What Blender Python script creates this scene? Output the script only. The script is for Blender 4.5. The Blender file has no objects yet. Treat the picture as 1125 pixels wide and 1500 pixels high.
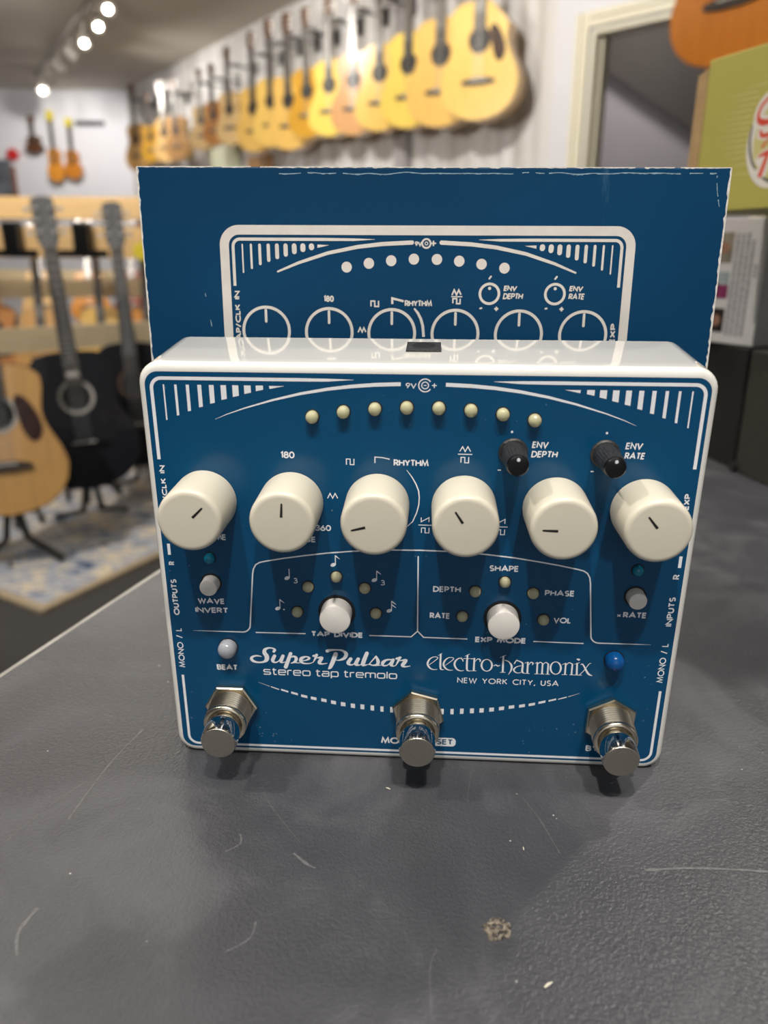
import bpy, bmesh, math, random
from math import sin, cos, pi, radians, atan2, hypot, sqrt, tan
from mathutils import Vector, Matrix, noise as mnoise

random.seed(7)
SC = bpy.context.scene
C = SC.collection

# ------------------------------------------------------------------ camera, world, lights, exposure
CAM_Z = 0.13911
cam_d = bpy.data.cameras.new('camera')
cam_d.sensor_fit = 'VERTICAL'
cam_d.sensor_height = 36.0
cam_d.sensor_width = 27.0
cam_d.lens = 1127.0 / 1500.0 * 36.0
cam_d.clip_start = 0.01
cam_d.clip_end = 100
cam_d.dof.use_dof = True
cam_d.dof.focus_distance = 0.205
cam_d.dof.aperture_fstop = 11.5
cam = bpy.data.objects.new('camera', cam_d)
C.objects.link(cam)
cam.matrix_world = Matrix.Translation((0, 0, CAM_Z)) @ Matrix.Rotation(radians(90 - 18.2), 4, 'X') @ Matrix.Rotation(radians(0.2415), 4, 'Z')
SC.camera = cam

SC.view_settings.view_transform = 'Standard'
SC.view_settings.look = 'None'
SC.view_settings.gamma = 1.0
SC.view_settings.exposure = 0.45
SC.view_settings.use_curve_mapping = False
SC.cycles.use_denoising = True
SC.cycles.max_bounces = 8
SC.cycles.sample_clamp_indirect = 4.0

world = bpy.data.worlds.new('world')
SC.world = world
world.use_nodes = True
bg = world.node_tree.nodes['Background']
bg.inputs[0].default_value = (1.0, 0.93, 0.84, 1)
bg.inputs[1].default_value = 0.30

CEIL_Z = 1.84
FLOOR_Z = -0.76

def lamp(name, kind, loc, target, energy, size, color=(1, 0.88, 0.72), spot=None, size_y=None):
    d = bpy.data.lights.new(name, kind)
    d.energy = energy
    d.color = color
    if kind == 'AREA':
        d.size = size
        if size_y:
            d.shape = 'RECTANGLE'
            d.size_y = size_y
    else:
        d.shadow_soft_size = size
    if kind == 'SPOT':
        d.spot_size = radians(spot or 60)
        d.spot_blend = 0.6
    o = bpy.data.objects.new(name, d)
    C.objects.link(o)
    o.location = loc
    o.rotation_euler = (Vector(target) - Vector(loc)).to_track_quat('-Z', 'Y').to_euler()
    return o

LIGHTS = [
    # ceiling spots around the counter
    ('spot_front_left', 'SPOT', (-0.24, -0.64, 1.76), (0, .2, .05), 62, 0.03, (1, .94, .85), 60),
    ('spot_front_right', 'SPOT', (0.20, -0.68, 1.76), (0, .2, .05), 62, 0.03, (1, .94, .85), 60),
    ('spot_rear_right', 'SPOT', (1.05, 1.15, 1.76), (0.05, .15, .0), 40, 0.04, (1, .94, .86), 50),
    ('spot_left', 'SPOT', (-1.30, 0.10, 1.76), (0.25, .5, .1), 55, 0.04, (1, .94, .86), 40),  # added to brighten the left sides of the box stack
    # added soft fill behind the viewer, no window there
    ('front_fill', 'AREA', (0.0, -2.90, 0.55), (0, 0, 0.1), 12, 2.4, (.93, .97, 1.0)),
    ('overhead_fill', 'AREA', (0.0, 0.0, 1.80), (0, 0.0, 0), 6, 1.6, (1, .96, .91)),  # added soft fill from overhead, no panel modelled
    # added lights out of view, brightening the middle and back of the shop
    ('spot_rack', 'SPOT', (-1.7, 1.2, 1.78), (-1.2, 2.9, -.3), 150, 0.06, (1, .95, .88), 80),
    ('spot_rack_rear', 'SPOT', (-1.4, 3.2, 1.78), (-1.8, 4.3, -.2), 55, 0.06, (1, .95, .88), 80),
    ('spot_hanging_near', 'SPOT', (-.7, 2.3, 1.78), (.6, 4.4, 1.0), 150, 0.05, (1, .95, .86), 85),
    ('spot_hanging_middle', 'SPOT', (-1.9, 4.0, 1.78), (-.5, 6.0, 1.05), 95, 0.05, (1, .95, .86), 60),
    ('spot_far_wall', 'SPOT', (-2.6, 5.2, 1.78), (-3.4, 9.1, 0.9), 75, 0.06, (1, .97, .93), 70),
    ('ceiling_fill', 'AREA', (-1.4, 2.3, 0.95), (-1.4, 3.0, 1.84), 50, 0.5, (1, .93, .82)),  # invented light aimed up to brighten the ceiling
    ('spot_right', 'SPOT', (-.3, 1.2, 1.78), (1.0, 2.5, .85), 70, 0.05, (1, .93, .82), 40),  # added to brighten the mahogany guitar
    ('back_room_fill', 'AREA', (1.09, 4.774, 1.80), (1.09, 4.774, 0.0), 13, 0.3, (1, .95, .92)),  # added fill for the room behind the doorway
]
for L in LIGHTS:
    n, k, loc, tg, e, s, col = L[:7]
    lamp(n, k, loc, tg, e, s, col, L[7] if len(L) > 7 else None)

# ------------------------------------------------------------------ materials
def new_mat(name):
    m = bpy.data.materials.new(name)
    m.use_nodes = True
    nt = m.node_tree
    return m, nt, nt.nodes['Principled BSDF']

def N(nt, t, **kw):
    n = nt.nodes.new(t)
    for k, v in kw.items():
        if k in ('inputs',):
            for kk, vv in v.items():
                n.inputs[kk].default_value = vv
        else:
            setattr(n, k, v)
    return n

def ramp(nt, fac, stops):
    r = nt.nodes.new('ShaderNodeValToRGB')
    e = r.color_ramp.elements
    while len(e) > 1:
        e.remove(e[-1])
    e[0].position, e[0].color = stops[0][0], (*stops[0][1], 1)
    for p, c in stops[1:]:
        x = e.new(p)
        x.color = (*c, 1)
    nt.links.new(fac, r.inputs[0])
    return r.outputs[0]

def coords(nt, scale=(1, 1, 1)):
    t = nt.nodes.new('ShaderNodeTexCoord')
    mp = nt.nodes.new('ShaderNodeMapping')
    mp.inputs['Scale'].default_value = scale
    nt.links.new(t.outputs['Object'], mp.inputs[0])
    return mp.outputs[0]

def simple(name, col, rough=0.5, metal=0.0, var=0.06, scale=40.0, coat=0.0, spec=0.5, emit=None, estr=0.0, bump=0.0):
    m, nt, b = new_mat(name)
    b.inputs['Roughness'].default_value = rough
    b.inputs['Metallic'].default_value = metal
    b.inputs['Coat Weight'].default_value = coat
    b.inputs['Specular IOR Level'].default_value = spec
    n = N(nt, 'ShaderNodeTexNoise', inputs={'Scale': scale, 'Detail': 4.0})
    nt.links.new(coords(nt), n.inputs['Vector'])
    lo = tuple(c * (1 - var) for c in col)
    hi = tuple(min(1, c * (1 + var)) for c in col)
    nt.links.new(ramp(nt, n.outputs['Fac'], [(0.3, lo), (0.7, hi)]), b.inputs['Base Color'])
    if bump:
        bn = N(nt, 'ShaderNodeBump', inputs={'Strength': bump, 'Distance': 0.001})
        nt.links.new(n.outputs['Fac'], bn.inputs['Height'])
        nt.links.new(bn.outputs[0], b.inputs['Normal'])
    if emit:
        b.inputs['Emission Color'].default_value = (*emit, 1)
        b.inputs['Emission Strength'].default_value = estr
    return m

def wood(name, col, rough=0.3, dark=0.78, scale=30.0, coat=0.3, stretch=(1, 1, .06)):
    m, nt, b = new_mat(name)
    b.inputs['Roughness'].default_value = rough
    b.inputs['Coat Weight'].default_value = coat
    n = N(nt, 'ShaderNodeTexNoise', inputs={'Scale': scale, 'Detail': 6.0, 'Distortion': 0.4})
    nt.links.new(coords(nt, stretch), n.inputs['Vector'])
    nt.links.new(ramp(nt, n.outputs['Fac'], [(0.3, tuple(c * dark for c in col)), (0.62, col)]), b.inputs['Base Color'])
    return m

M = {}
M['enamel'] = simple('white_enamel', (.76, .75, .71), .10, var=.02, scale=60, coat=1.0)
# blue panel ink with dust and hair-line scratches
m, nt, b = new_mat('blue_panel_ink')
b.inputs['Roughness'].default_value = .20
b.inputs['Specular IOR Level'].default_value = .36
v = coords(nt)
vo = N(nt, 'ShaderNodeTexVoronoi', inputs={'Scale': 420.0, 'Randomness': 1.0})
nt.links.new(v, vo.inputs['Vector'])
n1 = N(nt, 'ShaderNodeTexNoise', inputs={'Scale': 55.0, 'Detail': 3.0})
nt.links.new(v, n1.inputs['Vector'])
r1 = ramp(nt, vo.outputs['Distance'], [(0.0, (1, 1, 1)), (0.07, (1, 1, 1)), (0.12, (0, 0, 0))])
r2 = ramp(nt, n1.outputs['Fac'], [(0.56, (0, 0, 0)), (0.66, (1, 1, 1))])
mu = N(nt, 'ShaderNodeMath', operation='MULTIPLY')
nt.links.new(r1, mu.inputs[0]); nt.links.new(r2, mu.inputs[1])
mu2 = N(nt, 'ShaderNodeMath', operation='MULTIPLY', inputs={1: .55})
nt.links.new(mu.outputs[0], mu2.inputs[0])
mx = N(nt, 'ShaderNodeMix', data_type='RGBA')
mx.inputs['A'].default_value = (.0008, .061, .156, 1)
mx.inputs['B'].default_value = (.22, .30, .36, 1)
nt.links.new(mu2.outputs[0], mx.inputs['Factor'])
nt.links.new(mx.outputs['Result'], b.inputs['Base Color'])
M['blue'] = m
M['ink'] = simple('pale_lettering_ink', (.82, .84, .88), .35, var=.03, scale=300)
M['ink_box'] = simple('cream_print_ink', (.62, .59, .55), .5, var=.04, scale=200)
M['blue_ink'] = simple('blue_lettering_ink', (.003, .055, .14), .3)
# printed cardboard: blue with rubbed marks
m, nt, b = new_mat('blue_printed_cardboard')
b.inputs['Roughness'].default_value = .45
b.inputs['Specular IOR Level'].default_value = .14
n1 = N(nt, 'ShaderNodeTexNoise', inputs={'Scale': 26.0, 'Detail': 8.0, 'Distortion': 1.2})
nt.links.new(coords(nt, (3.0, 1, .5)), n1.inputs['Vector'])
n2 = N(nt, 'ShaderNodeTexNoise', inputs={'Scale': 8.0, 'Detail': 2.0})
nt.links.new(coords(nt), n2.inputs['Vector'])
a1 = ramp(nt, n1.outputs['Fac'], [(0.70, (0, 0, 0)), (0.80, (.5, .5, .5))])
mx = N(nt, 'ShaderNodeMix', data_type='RGBA')
mx.inputs['B'].default_value = (.12, .25, .36, 1)
nt.links.new(a1, mx.inputs['Factor'])
nt.links.new(ramp(nt, n2.outputs['Fac'], [(0.35, (.0006, .035, .094)), (0.65, (.0010, .045, .118))]), mx.inputs['A'])
nt.links.new(mx.outputs['Result'], b.inputs['Base Color'])
M['box_blue'] = m
M['paper'] = simple('worn_white_paper', (.62, .61, .58), .9, var=.2, scale=900)
M['crease'] = simple('rubbed_blue_paper', (.20, .30, .38), .8, var=.3, scale=900)
M['kraft'] = simple('kraft_cardboard', (.34, .22, .10), .85, var=.1, scale=80)
M['knob'] = simple('ivory_knob_plastic', (.66, .62, .51), .34, var=.02, scale=60)
M['knob_mark'] = simple('black_pointer_ink', (.006, .005, .005), .5)
M['black_plastic'] = simple('black_plastic', (.004, .004, .0045), .22, var=.1)
M['dusty_black'] = simple('dusty_black_plastic', (.022, .022, .023), .5, var=.9, scale=1500)
M['dark_hole'] = simple('dark_recess', (.004, .004, .005), .6)
M['button'] = simple('white_button_plastic', (.76, .73, .69), .35, var=.02)
M['nickel'] = simple('nickel_plated_steel', (.74, .67, .54), .22, 1.0, var=.06, scale=700)
M['chrome'] = simple('polished_chrome', (.68, .67, .65), .10, 1.0, var=.02)
M['cap_face'] = simple('brushed_nickel_cap', (.42, .39, .34), .42, 1.0, var=.05, scale=900)

def led_mat(name, col, trans=.35, rough=.18):
    m, nt, b = new_mat(name)
    b.inputs['Roughness'].default_value = rough
    b.inputs['Transmission Weight'].default_value = trans
    b.inputs['IOR'].default_value = 1.45
    n = N(nt, 'ShaderNodeTexNoise', inputs={'Scale': 500.0})
    nt.links.new(coords(nt), n.inputs['Vector'])
    nt.links.new(ramp(nt, n.outputs['Fac'], [(.3, tuple(c * .93 for c in col)), (.7, col)]), b.inputs['Base Color'])
    return m
M['led_cream'] = led_mat('cream_led_epoxy', (.58, .56, .35), .15, .10)
M['led_amber'] = led_mat('smoky_led_epoxy', (.52, .50, .33), .12, .10)
M['led_clear'] = led_mat('frosted_led_epoxy', (.36, .38, .43), .15)
M['led_blue'] = led_mat('blue_led_epoxy', (.004, .10, .36), .30)
M['led_teal'] = led_mat('teal_led_epoxy', (.006, .23, .38), .15)

# counter laminate: dark grey, leathery grain, scuffs and flecks
m, nt, b = new_mat('dark_laminate')
v = coords(nt)
sc1 = N(nt, 'ShaderNodeTexNoise', inputs={'Scale': 17.0, 'Detail': 7.0, 'Roughness': .62, 'Distortion': .8})
nt.links.new(v, sc1.inputs['Vector'])
fl = N(nt, 'ShaderNodeTexVoronoi', inputs={'Scale': 150.0})
nt.links.new(v, fl.inputs['Vector'])
flr = ramp(nt, fl.outputs['Distance'], [(0.0, (1, 1, 1)), (0.028, (1, 1, 1)), (0.045, (0, 0, 0))])
fn = N(nt, 'ShaderNodeTexNoise', inputs={'Scale': 30.0, 'Detail': 1.0})
nt.links.new(v, fn.inputs['Vector'])
fnr = ramp(nt, fn.outputs['Fac'], [(0.54, (0, 0, 0)), (0.60, (1, 1, 1))])
mu = N(nt, 'ShaderNodeMath', operation='MULTIPLY')
nt.links.new(flr, mu.inputs[0]); nt.links.new(fnr, mu.inputs[1])
base = ramp(nt, sc1.outputs['Fac'], [(0.36, (.047, .048, .055)), (0.50, (.056, .057, .065)), (0.60, (.078, .079, .088)), (0.78, (.11, .11, .12))])
mx = N(nt, 'ShaderNodeMix', data_type='RGBA')
mx.inputs['B'].default_value = (.55, .54, .52, 1)
nt.links.new(mu.outputs[0], mx.inputs['Factor'])
nt.links.new(base, mx.inputs['A'])
nt.links.new(mx.outputs['Result'], b.inputs['Base Color'])
rr = N(nt, 'ShaderNodeMapRange', inputs={'From Min': .3, 'From Max': .75, 'To Min': .30, 'To Max': .52})
nt.links.new(sc1.outputs['Fac'], rr.inputs['Value'])
nt.links.new(rr.outputs[0], b.inputs['Roughness'])
gr = N(nt, 'ShaderNodeTexNoise', inputs={'Scale': 950.0, 'Detail': 2.0, 'Distortion': .6})
nt.links.new(v, gr.inputs['Vector'])
bn = N(nt, 'ShaderNodeBump', inputs={'Strength': .5, 'Distance': .0006})
nt.links.new(gr.outputs['Fac'], bn.inputs['Height'])
nt.links.new(bn.outputs[0], b.inputs['Normal'])
b.inputs['Specular IOR Level'].default_value = .38
M['laminate'] = m
M['edge_trim'] = simple('pale_edge_band', (.30, .29, .27), .5, var=.2, scale=90)
M['scuff'] = simple('pale_scratch', (.115, .115, .118), .6, var=.3, scale=900)
M['chipboard'] = simple('exposed_chipboard', (.14, .12, .095), .9, var=.95, scale=900)
M['crumb'] = simple('pale_crumb', (.62, .58, .48), .8)

M['ceiling'] = simple('beige_ceiling_paint', (.56, .52, .455), .9, var=.03, scale=3)
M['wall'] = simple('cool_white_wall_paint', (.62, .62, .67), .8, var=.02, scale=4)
M['floor'] = simple('dark_carpet', (.030, .029, .028), .95, var=.3, scale=300)
M['trim'] = simple('cream_trim_paint', (.66, .62, .50), .4, var=.02)
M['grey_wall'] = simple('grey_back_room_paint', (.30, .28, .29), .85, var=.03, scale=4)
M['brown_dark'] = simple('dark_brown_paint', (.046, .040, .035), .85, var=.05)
# fluted wall panel
m, nt, b = new_mat('fluted_white_panel')
b.inputs['Roughness'].default_value = .55
n1 = N(nt, 'ShaderNodeTexNoise', inputs={'Scale': 9.0, 'Detail': 2.0})
nt.links.new(coords(nt, (1.0, 1.0, .03)), n1.inputs['Vector'])
nt.links.new(ramp(nt, n1.outputs['Fac'], [(0.35, (.50, .48, .47)), (0.65, (.66, .65, .66))]), b.inputs['Base Color'])
M['fluted'] = m
# rug
m, nt, b = new_mat('blue_cream_rug')
b.inputs['Roughness'].default_value = .95
n1 = N(nt, 'ShaderNodeTexNoise', inputs={'Scale': 8.0, 'Detail': 5.0, 'Distortion': 2.0})
nt.links.new(coords(nt, (1, 2.2, 1)), n1.inputs['Vector'])
nt.links.new(ramp(nt, n1.outputs['Fac'], [(0.30, (.035, .055, .11)), (0.40, (.13, .17, .26)), (0.47, (.40, .40, .41)), (0.53, (.20, .24, .33)), (0.59, (.56, .47, .32)), (0.70, (.46, .43, .40))]), b.inputs['Base Color'])
M['rug'] = m
M['rug_edge'] = simple('tan_rug_binding', (.30, .24, .16), .95, var=.15, scale=60)
M['pine'] = wood('pale_pine', (.55, .36, .16), .5, .85, 20, .05, (.06, 1, 1))
M['pine_pale'] = wood('whitened_pine', (.58, .47, .30), .55, .88, 20, .05, (.06, 1, 1))
TONES = {'yellow': (.80, .53, .14), 'bright': (.84, .61, .13), 'gold': (.76, .48, .13), 'amber': (.60, .32, .035),
         'tan': (.58, .31, .13), 'cream': (.72, .50, .24), 'rust': (.50, .22, .07), 'brown': (.40, .22, .09),
         'pale': (.66, .42, .17), 'orange': (.62, .25, .03), 'black': (.010, .011, .015), 'honey': (.62, .35, .12), 'red': (.22, .035, .015),
         'darkmatt': (.006, .006, .008), 'mahogany': (.62, .20, .018), 'sunburst': (.50, .18, .02), 'darkbrown': (.10, .04, .018)}
for k, c in TONES.items():
    M['top_' + k] = wood('spruce_' + k, c, .25, .86, 60, .5) if k != 'black' else simple('gloss_black_lacquer', c, .22, coat=.5)
M['top_darkmatt'] = simple('matt_black_top', (.006, .006, .008), .6, spec=.2)
M['side_wood'] = wood('rosewood_sides', (.13, .055, .025), .3, .6, 40, .4)
M['neck_wood'] = wood('neck_mahogany', (.16, .085, .045), .4, .7, 40, .1)
M['fret_wood'] = simple('rosewood_fingerboard', (.040, .030, .024), .5, var=.3, scale=200)
M['pickguard'] = simple('tortoise_pickguard', (.035, .012, .008), .2, var=.6, scale=60)
M['rosette'] = simple('pale_rosette', (.42, .40, .37), .4)
M['silver'] = simple('tuner_chrome', (.66, .65, .63), .32, 1.0)
M['head_grey'] = simple('satin_grey_head_veneer', (.12, .12, .125), .35)
M['frame_metal'] = simple('black_steel_tube', (.015, .015, .016), .4, var=.1)
M['green_card'] = simple('olive_green_card', (.40, .36, .085), .5, var=.03, scale=30)
M['green_light'] = simple('pale_green_stripe_ink', (.52, .47, .19), .5, var=.03)
M['badge_white'] = simple('off_white_badge_ink', (.66, .62, .56), .5)
M['red_ink'] = simple('red_badge_ink', (.60, .065, .035), .5)
M['grey_ink'] = simple('charcoal_badge_ink', (.06, .058, .06), .5)
M['white_card'] = simple('white_card', (.80, .78, .76), .55, var=.03)
M['grey_card'] = simple('grey_lilac_card', (.36, .33, .33), .55, var=.05)
M['text_grey'] = simple('grey_small_print', (.28, .28, .29), .6, var=.3, scale=2500)
M['black_card'] = simple('black_card', (.003, .003, .003), .6, var=.2)
M['olive_black'] = simple('olive_black_vinyl', (.030, .029, .022), .6, var=.2, scale=200)
M['photo_tan'] = simple('photo_tan', (.30, .27, .20), .5, var=.3, scale=120)
M['photo_magenta'] = simple('photo_magenta', (.25, .03, .11), .5, var=.5, scale=160)
M['photo_sky'] = simple('photo_pale_blue', (.42, .50, .50), .5, var=.2, scale=100)
M['photo_dark'] = simple('photo_dark', (.022, .012, .010), .5, var=.6, scale=150)
M['photo_skin'] = simple('photo_warm', (.38, .20, .13), .5, var=.3, scale=200)
M['lamp_white'] = simple('white_lamp_body', (.40, .37, .33), .6)
M['bulb'] = simple('glowing_lamp_lens', (1, 1, 1), .3, emit=(1.0, .93, .80), estr=40.0)
M['alarm_red'] = simple('red_alarm_plastic', (.50, .02, .02), .4)
M['poster_dark'] = simple('dark_poster_print', (.10, .11, .13), .5, var=.6, scale=6)
M['poster_brown'] = simple('brown_poster_print', (.20, .08, .05), .5, var=.3)
M['yellow_plastic'] = simple('yellow_plastic', (.55, .45, .02), .4)
M['mint'] = simple('pale_mint_paint', (.58, .60, .44), .7)

# ------------------------------------------------------------------ mesh helpers
def link(name, bm, mat, parent=None, smooth=None, loc=None):
    me = bpy.data.meshes.new(name)
    bmesh.ops.recalc_face_normals(bm, faces=bm.faces)
    bm.to_mesh(me)
    bm.free()
    mats = mat if isinstance(mat, (list, tuple)) else [mat]
    for x in mats:
        me.materials.append(x)
    if smooth is not None:
        for p in me.polygons:
            p.use_smooth = True
        me.set_sharp_from_angle(angle=radians(smooth))
    o = bpy.data.objects.new(name, me)
    C.objects.link(o)
    if parent:
        o.parent = parent
    if loc:
        o.location = loc
    return o

def thing(name, label, cat, loc=(0, 0, 0), rz=0.0, group=None, rx=0.0):
    o = bpy.data.objects.new(name, None)
    o.empty_display_size = .05
    C.objects.link(o)
    o.location = loc
    o.rotation_euler = (rx, 0, rz)
    o['label'] = label
    o['category'] = cat
    if group:
        o['group'] = group
    return o

def tag(o, label, cat, group=None):
    o['label'] = label
    o['category'] = cat
    if group:
        o['group'] = group
    return o

def struct(name, bm, mat, parent=None):
    o = link(name, bm, mat, parent)
    if not parent:
        o['kind'] = 'structure'
    return o

def dup(root, loc, rot, label, group=None, scale=None):
    r = root.copy()
    C.objects.link(r)
    r.location = loc
    r.rotation_euler = rot
    if scale:
        r.scale = scale
    r['label'] = label
    if group:
        r['group'] = group
    for ch in list(root.children):
        c = ch.copy()
        C.objects.link(c)
        c.parent = r
        for g in list(ch.children):
            d = g.copy()
            C.objects.link(d)
            d.parent = c
    return r

def box_bm(x0, x1, y0, y1, z0, z1, bm=None, bevel=0.0):
    bm = bm or bmesh.new()
    vs = [bm.verts.new(p) for p in ((x0, y0, z0), (x1, y0, z0), (x1, y1, z0), (x0, y1, z0), (x0, y0, z1), (x1, y0, z1), (x1, y1, z1), (x0, y1, z1))]
    fs = [(0, 3, 2, 1), (4, 5, 6, 7), (0, 1, 5, 4), (1, 2, 6, 5), (2, 3, 7, 6), (3, 0, 4, 7)]
    fc = [bm.faces.new([vs[i] for i in f]) for f in fs]
    if bevel:
        es = set(e for f in fc for e in f.edges)
        bmesh.ops.bevel(bm, geom=list(es), offset=bevel, segments=2, affect='EDGES', profile=.5)
    return bm

def hexa(P, bm=None, bevel=0.0):
    """eight corners: bottom four then top four"""
    bm = bm or bmesh.new()
    vs = [bm.verts.new(p) for p in P]
    fs = [(0, 3, 2, 1), (4, 5, 6, 7), (0, 1, 5, 4), (1, 2, 6, 5), (2, 3, 7, 6), (3, 0, 4, 7)]
    fc = [bm.faces.new([vs[i] for i in f]) for f in fs]
    if bevel:
        es = set(e for f in fc for e in f.edges)
        bmesh.ops.bevel(bm, geom=list(es), offset=bevel, segments=2, affect='EDGES', profile=.5)
    return bm

def rings(bm, R, cap0=True, cap1=True):
    """skin a list of closed rings (same count)"""
    V = [[bm.verts.new(p) for p in r] for r in R]
    n = len(V[0])
    for a, b in zip(V, V[1:]):
        for i in range(n):
            bm.faces.new((a[i], a[(i + 1) % n], b[(i + 1) % n], b[i]))
    if cap0:
        bm.faces.new(V[0][::-1])
    if cap1:
        bm.faces.new(V[-1])
    return bm

def tube(bm, pts, r, seg=10):
    pts = [Vector(p) for p in pts]
    R = []
    for i, p in enumerate(pts):
        t = (pts[min(i + 1, len(pts) - 1)] - pts[max(i - 1, 0)]).normalized()
        a = t.orthogonal().normalized() if i == 0 else (R_a - t * R_a.dot(t)).normalized()
        R_a = a
        b2 = t.cross(a)
        rr = r[i] if isinstance(r, (list, tuple)) else r
        R.append([p + (a * cos(2 * pi * k / seg) + b2 * sin(2 * pi * k / seg)) * rr for k in range(seg)])
    return rings(bm, R)

def catmull(pts, n=6):
    out = []
    for i in range(len(pts) - 1):
        p0 = pts[max(i - 1, 0)]; p1 = pts[i]; p2 = pts[i + 1]; p3 = pts[min(i + 2, len(pts) - 1)]
        for k in range(n):
            t = k / n
            out.append(tuple(.5 * (2 * b + (-a + c) * t + (2 * a - 5 * b + 4 * c - d) * t * t + (-a + 3 * b - 3 * c + d) * t ** 3) for a, b, c, d in zip(p0, p1, p2, p3)))
    out.append(tuple(pts[-1]))
    return out

# ------------------------------------------------------------------ the room
def prism(bm, poly, z0, z1):
    lo = [bm.verts.new((x, y, z0)) for x, y in poly]
    hi = [bm.verts.new((x, y, z1)) for x, y in poly]
    n = len(poly)
    bm.faces.new(lo[::-1]); bm.faces.new(hi)
    for i in range(n):
        bm.faces.new((lo[i], lo[(i + 1) % n], hi[(i + 1) % n], hi[i]))
    return bm

def wall_slab(bm, a, b_, th, z0, z1):
    """vertical slab from a to b, thickness to the left of a->b (away from the room)"""
    a = Vector((a[0], a[1])); b_ = Vector((b_[0], b_[1]))
    d = (b_ - a).normalized()
    nrm = Vector((-d.y, d.x)) * th
    return prism(bm, [tuple(a), tuple(b_), tuple(b_ + nrm), tuple(a + nrm)], z0, z1)

CORNER = Vector((-2.770, 9.159))
U = Vector((sin(radians(36)), -cos(radians(36))))       # along the hanging wall, towards the doorway
WN = Vector((-cos(radians(36)), -sin(radians(36))))     # out of the hanging wall, into the room
WEND = CORNER + U * 6.206
V45 = Vector((sin(radians(45)), -cos(radians(45))))     # along the doorway wall
VN = Vector((-cos(radians(45)), -sin(radians(45))))

struct('floor', box_bm(-6, 5, -3, 9.3, FLOOR_Z - .05, FLOOR_Z), M['floor'])
struct('ceiling', box_bm(-6, 5, -3, 9.3, CEIL_Z, CEIL_Z + .05), M['ceiling'])
struct('wall_back', box_bm(-6, CORNER.x + .02, 9.159, 9.28, FLOOR_Z, CEIL_Z), M['wall'])
struct('wall_left', box_bm(-6.1, -6, -3, 9.28, FLOOR_Z, CEIL_Z), M['wall'])
struct('wall_front', box_bm(-6, 5, -3.1, -3, FLOOR_Z, CEIL_Z), M['wall'])
# hanging wall: a strip of flat wall, then shallow vertical flutes
bm = bmesh.new()
nfl = 96
prof = []
for i in range(nfl + 1):
    s = 6.10 * i / nfl
    prof.append(CORNER + U * s + WN * (.006 if i % 2 else -.006))
back = [CORNER + U * 6.10 - WN * .12, CORNER - WN * .12]
prism(bm, [tuple(p) for p in prof] + [tuple(p) for p in back], FLOOR_Z, CEIL_Z)
struct('wall_right', bm, M['fluted'])
# doorway wall
DOOR0, DOOR1, HEAD = .11, .95, 1.145
bm = bmesh.new()
P0 = CORNER + U * 6.10
def dv(s, off=0.0):
    return WEND + V45 * s + VN * off
prism(bm, [tuple(P0), tuple(dv(DOOR0)), tuple(dv(DOOR0, -.13)), tuple(P0 - WN * .12)], FLOOR_Z, CEIL_Z)
prism(bm, [tuple(dv(DOOR0)), tuple(dv(DOOR1)), tuple(dv(DOOR1, -.13)), tuple(dv(DOOR0, -.13))], HEAD, CEIL_Z)
prism(bm, [tuple(dv(DOOR1)), tuple(dv(5.2)), tuple(dv(5.2, -.13)), tuple(dv(DOOR1, -.13))], FLOOR_Z, CEIL_Z)
struct('wall_doorway', bm, M['wall'])
# casing (stepped) and the reveal
bm = bmesh.new()
for (a, b2, t) in ((.035, .10, .022), (.035, .060, .032)):
    prism(bm, [tuple(dv(a, .0005)), tuple(dv(b2, .0005)), tuple(dv(b2, t)), tuple(dv(a, t))], FLOOR_Z, 1.215)
    a2, b3 = 2 * (DOOR0 + DOOR1) / 2 - b2, 2 * (DOOR0 + DOOR1) / 2 - a
    prism(bm, [tuple(dv(a2, .0005)), tuple(dv(b3, .0005)), tuple(dv(b3, t)), tuple(dv(a2, t))], FLOOR_Z, 1.215)
prism(bm, [tuple(dv(.10, .0005)), tuple(dv(.96, .0005)), tuple(dv(.96, .022)), tuple(dv(.10, .022))], HEAD + .008, 1.215)
prism(bm, [tuple(dv(.10, .0005)), tuple(dv(.96, .0005)), tuple(dv(.96, .032)), tuple(dv(.10, .032))], 1.188, 1.2149)
# reveal boards
prism(bm, [tuple(dv(.108, .0)), tuple(dv(.125, .0)), tuple(dv(.125, -.13)), tuple(dv(.108, -.13))], FLOOR_Z, HEAD)
prism(bm, [tuple(dv(.125, -.05)), tuple(dv(.138, -.05)), tuple(dv(.138, -.09)), tuple(dv(.125, -.09))], FLOOR_Z, HEAD - .018)
prism(bm, [tuple(dv(.935, .0)), tuple(dv(.952, .0)), tuple(dv(.952, -.13)), tuple(dv(.935, -.13))], FLOOR_Z, HEAD)
prism(bm, [tuple(dv(.125, .0)), tuple(dv(.935, .0)), tuple(dv(.935, -.13)), tuple(dv(.125, -.13))], HEAD - .017, HEAD)
struct('door_1', bm, M['trim'])
# the dim room behind it: grey wall, dark underside of a stair
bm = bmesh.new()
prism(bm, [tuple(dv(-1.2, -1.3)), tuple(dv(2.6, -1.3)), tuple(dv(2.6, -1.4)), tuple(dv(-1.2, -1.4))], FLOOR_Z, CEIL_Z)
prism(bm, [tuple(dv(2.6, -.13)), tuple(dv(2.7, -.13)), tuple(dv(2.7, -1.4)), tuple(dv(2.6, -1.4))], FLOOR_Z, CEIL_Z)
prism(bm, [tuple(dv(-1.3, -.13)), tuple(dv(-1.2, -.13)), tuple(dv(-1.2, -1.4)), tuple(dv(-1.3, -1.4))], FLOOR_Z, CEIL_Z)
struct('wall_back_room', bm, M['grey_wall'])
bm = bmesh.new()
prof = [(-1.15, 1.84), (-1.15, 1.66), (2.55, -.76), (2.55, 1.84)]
lo = [bm.verts.new((*dv(s, -1.298), z)) for s, z in prof]
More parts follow.
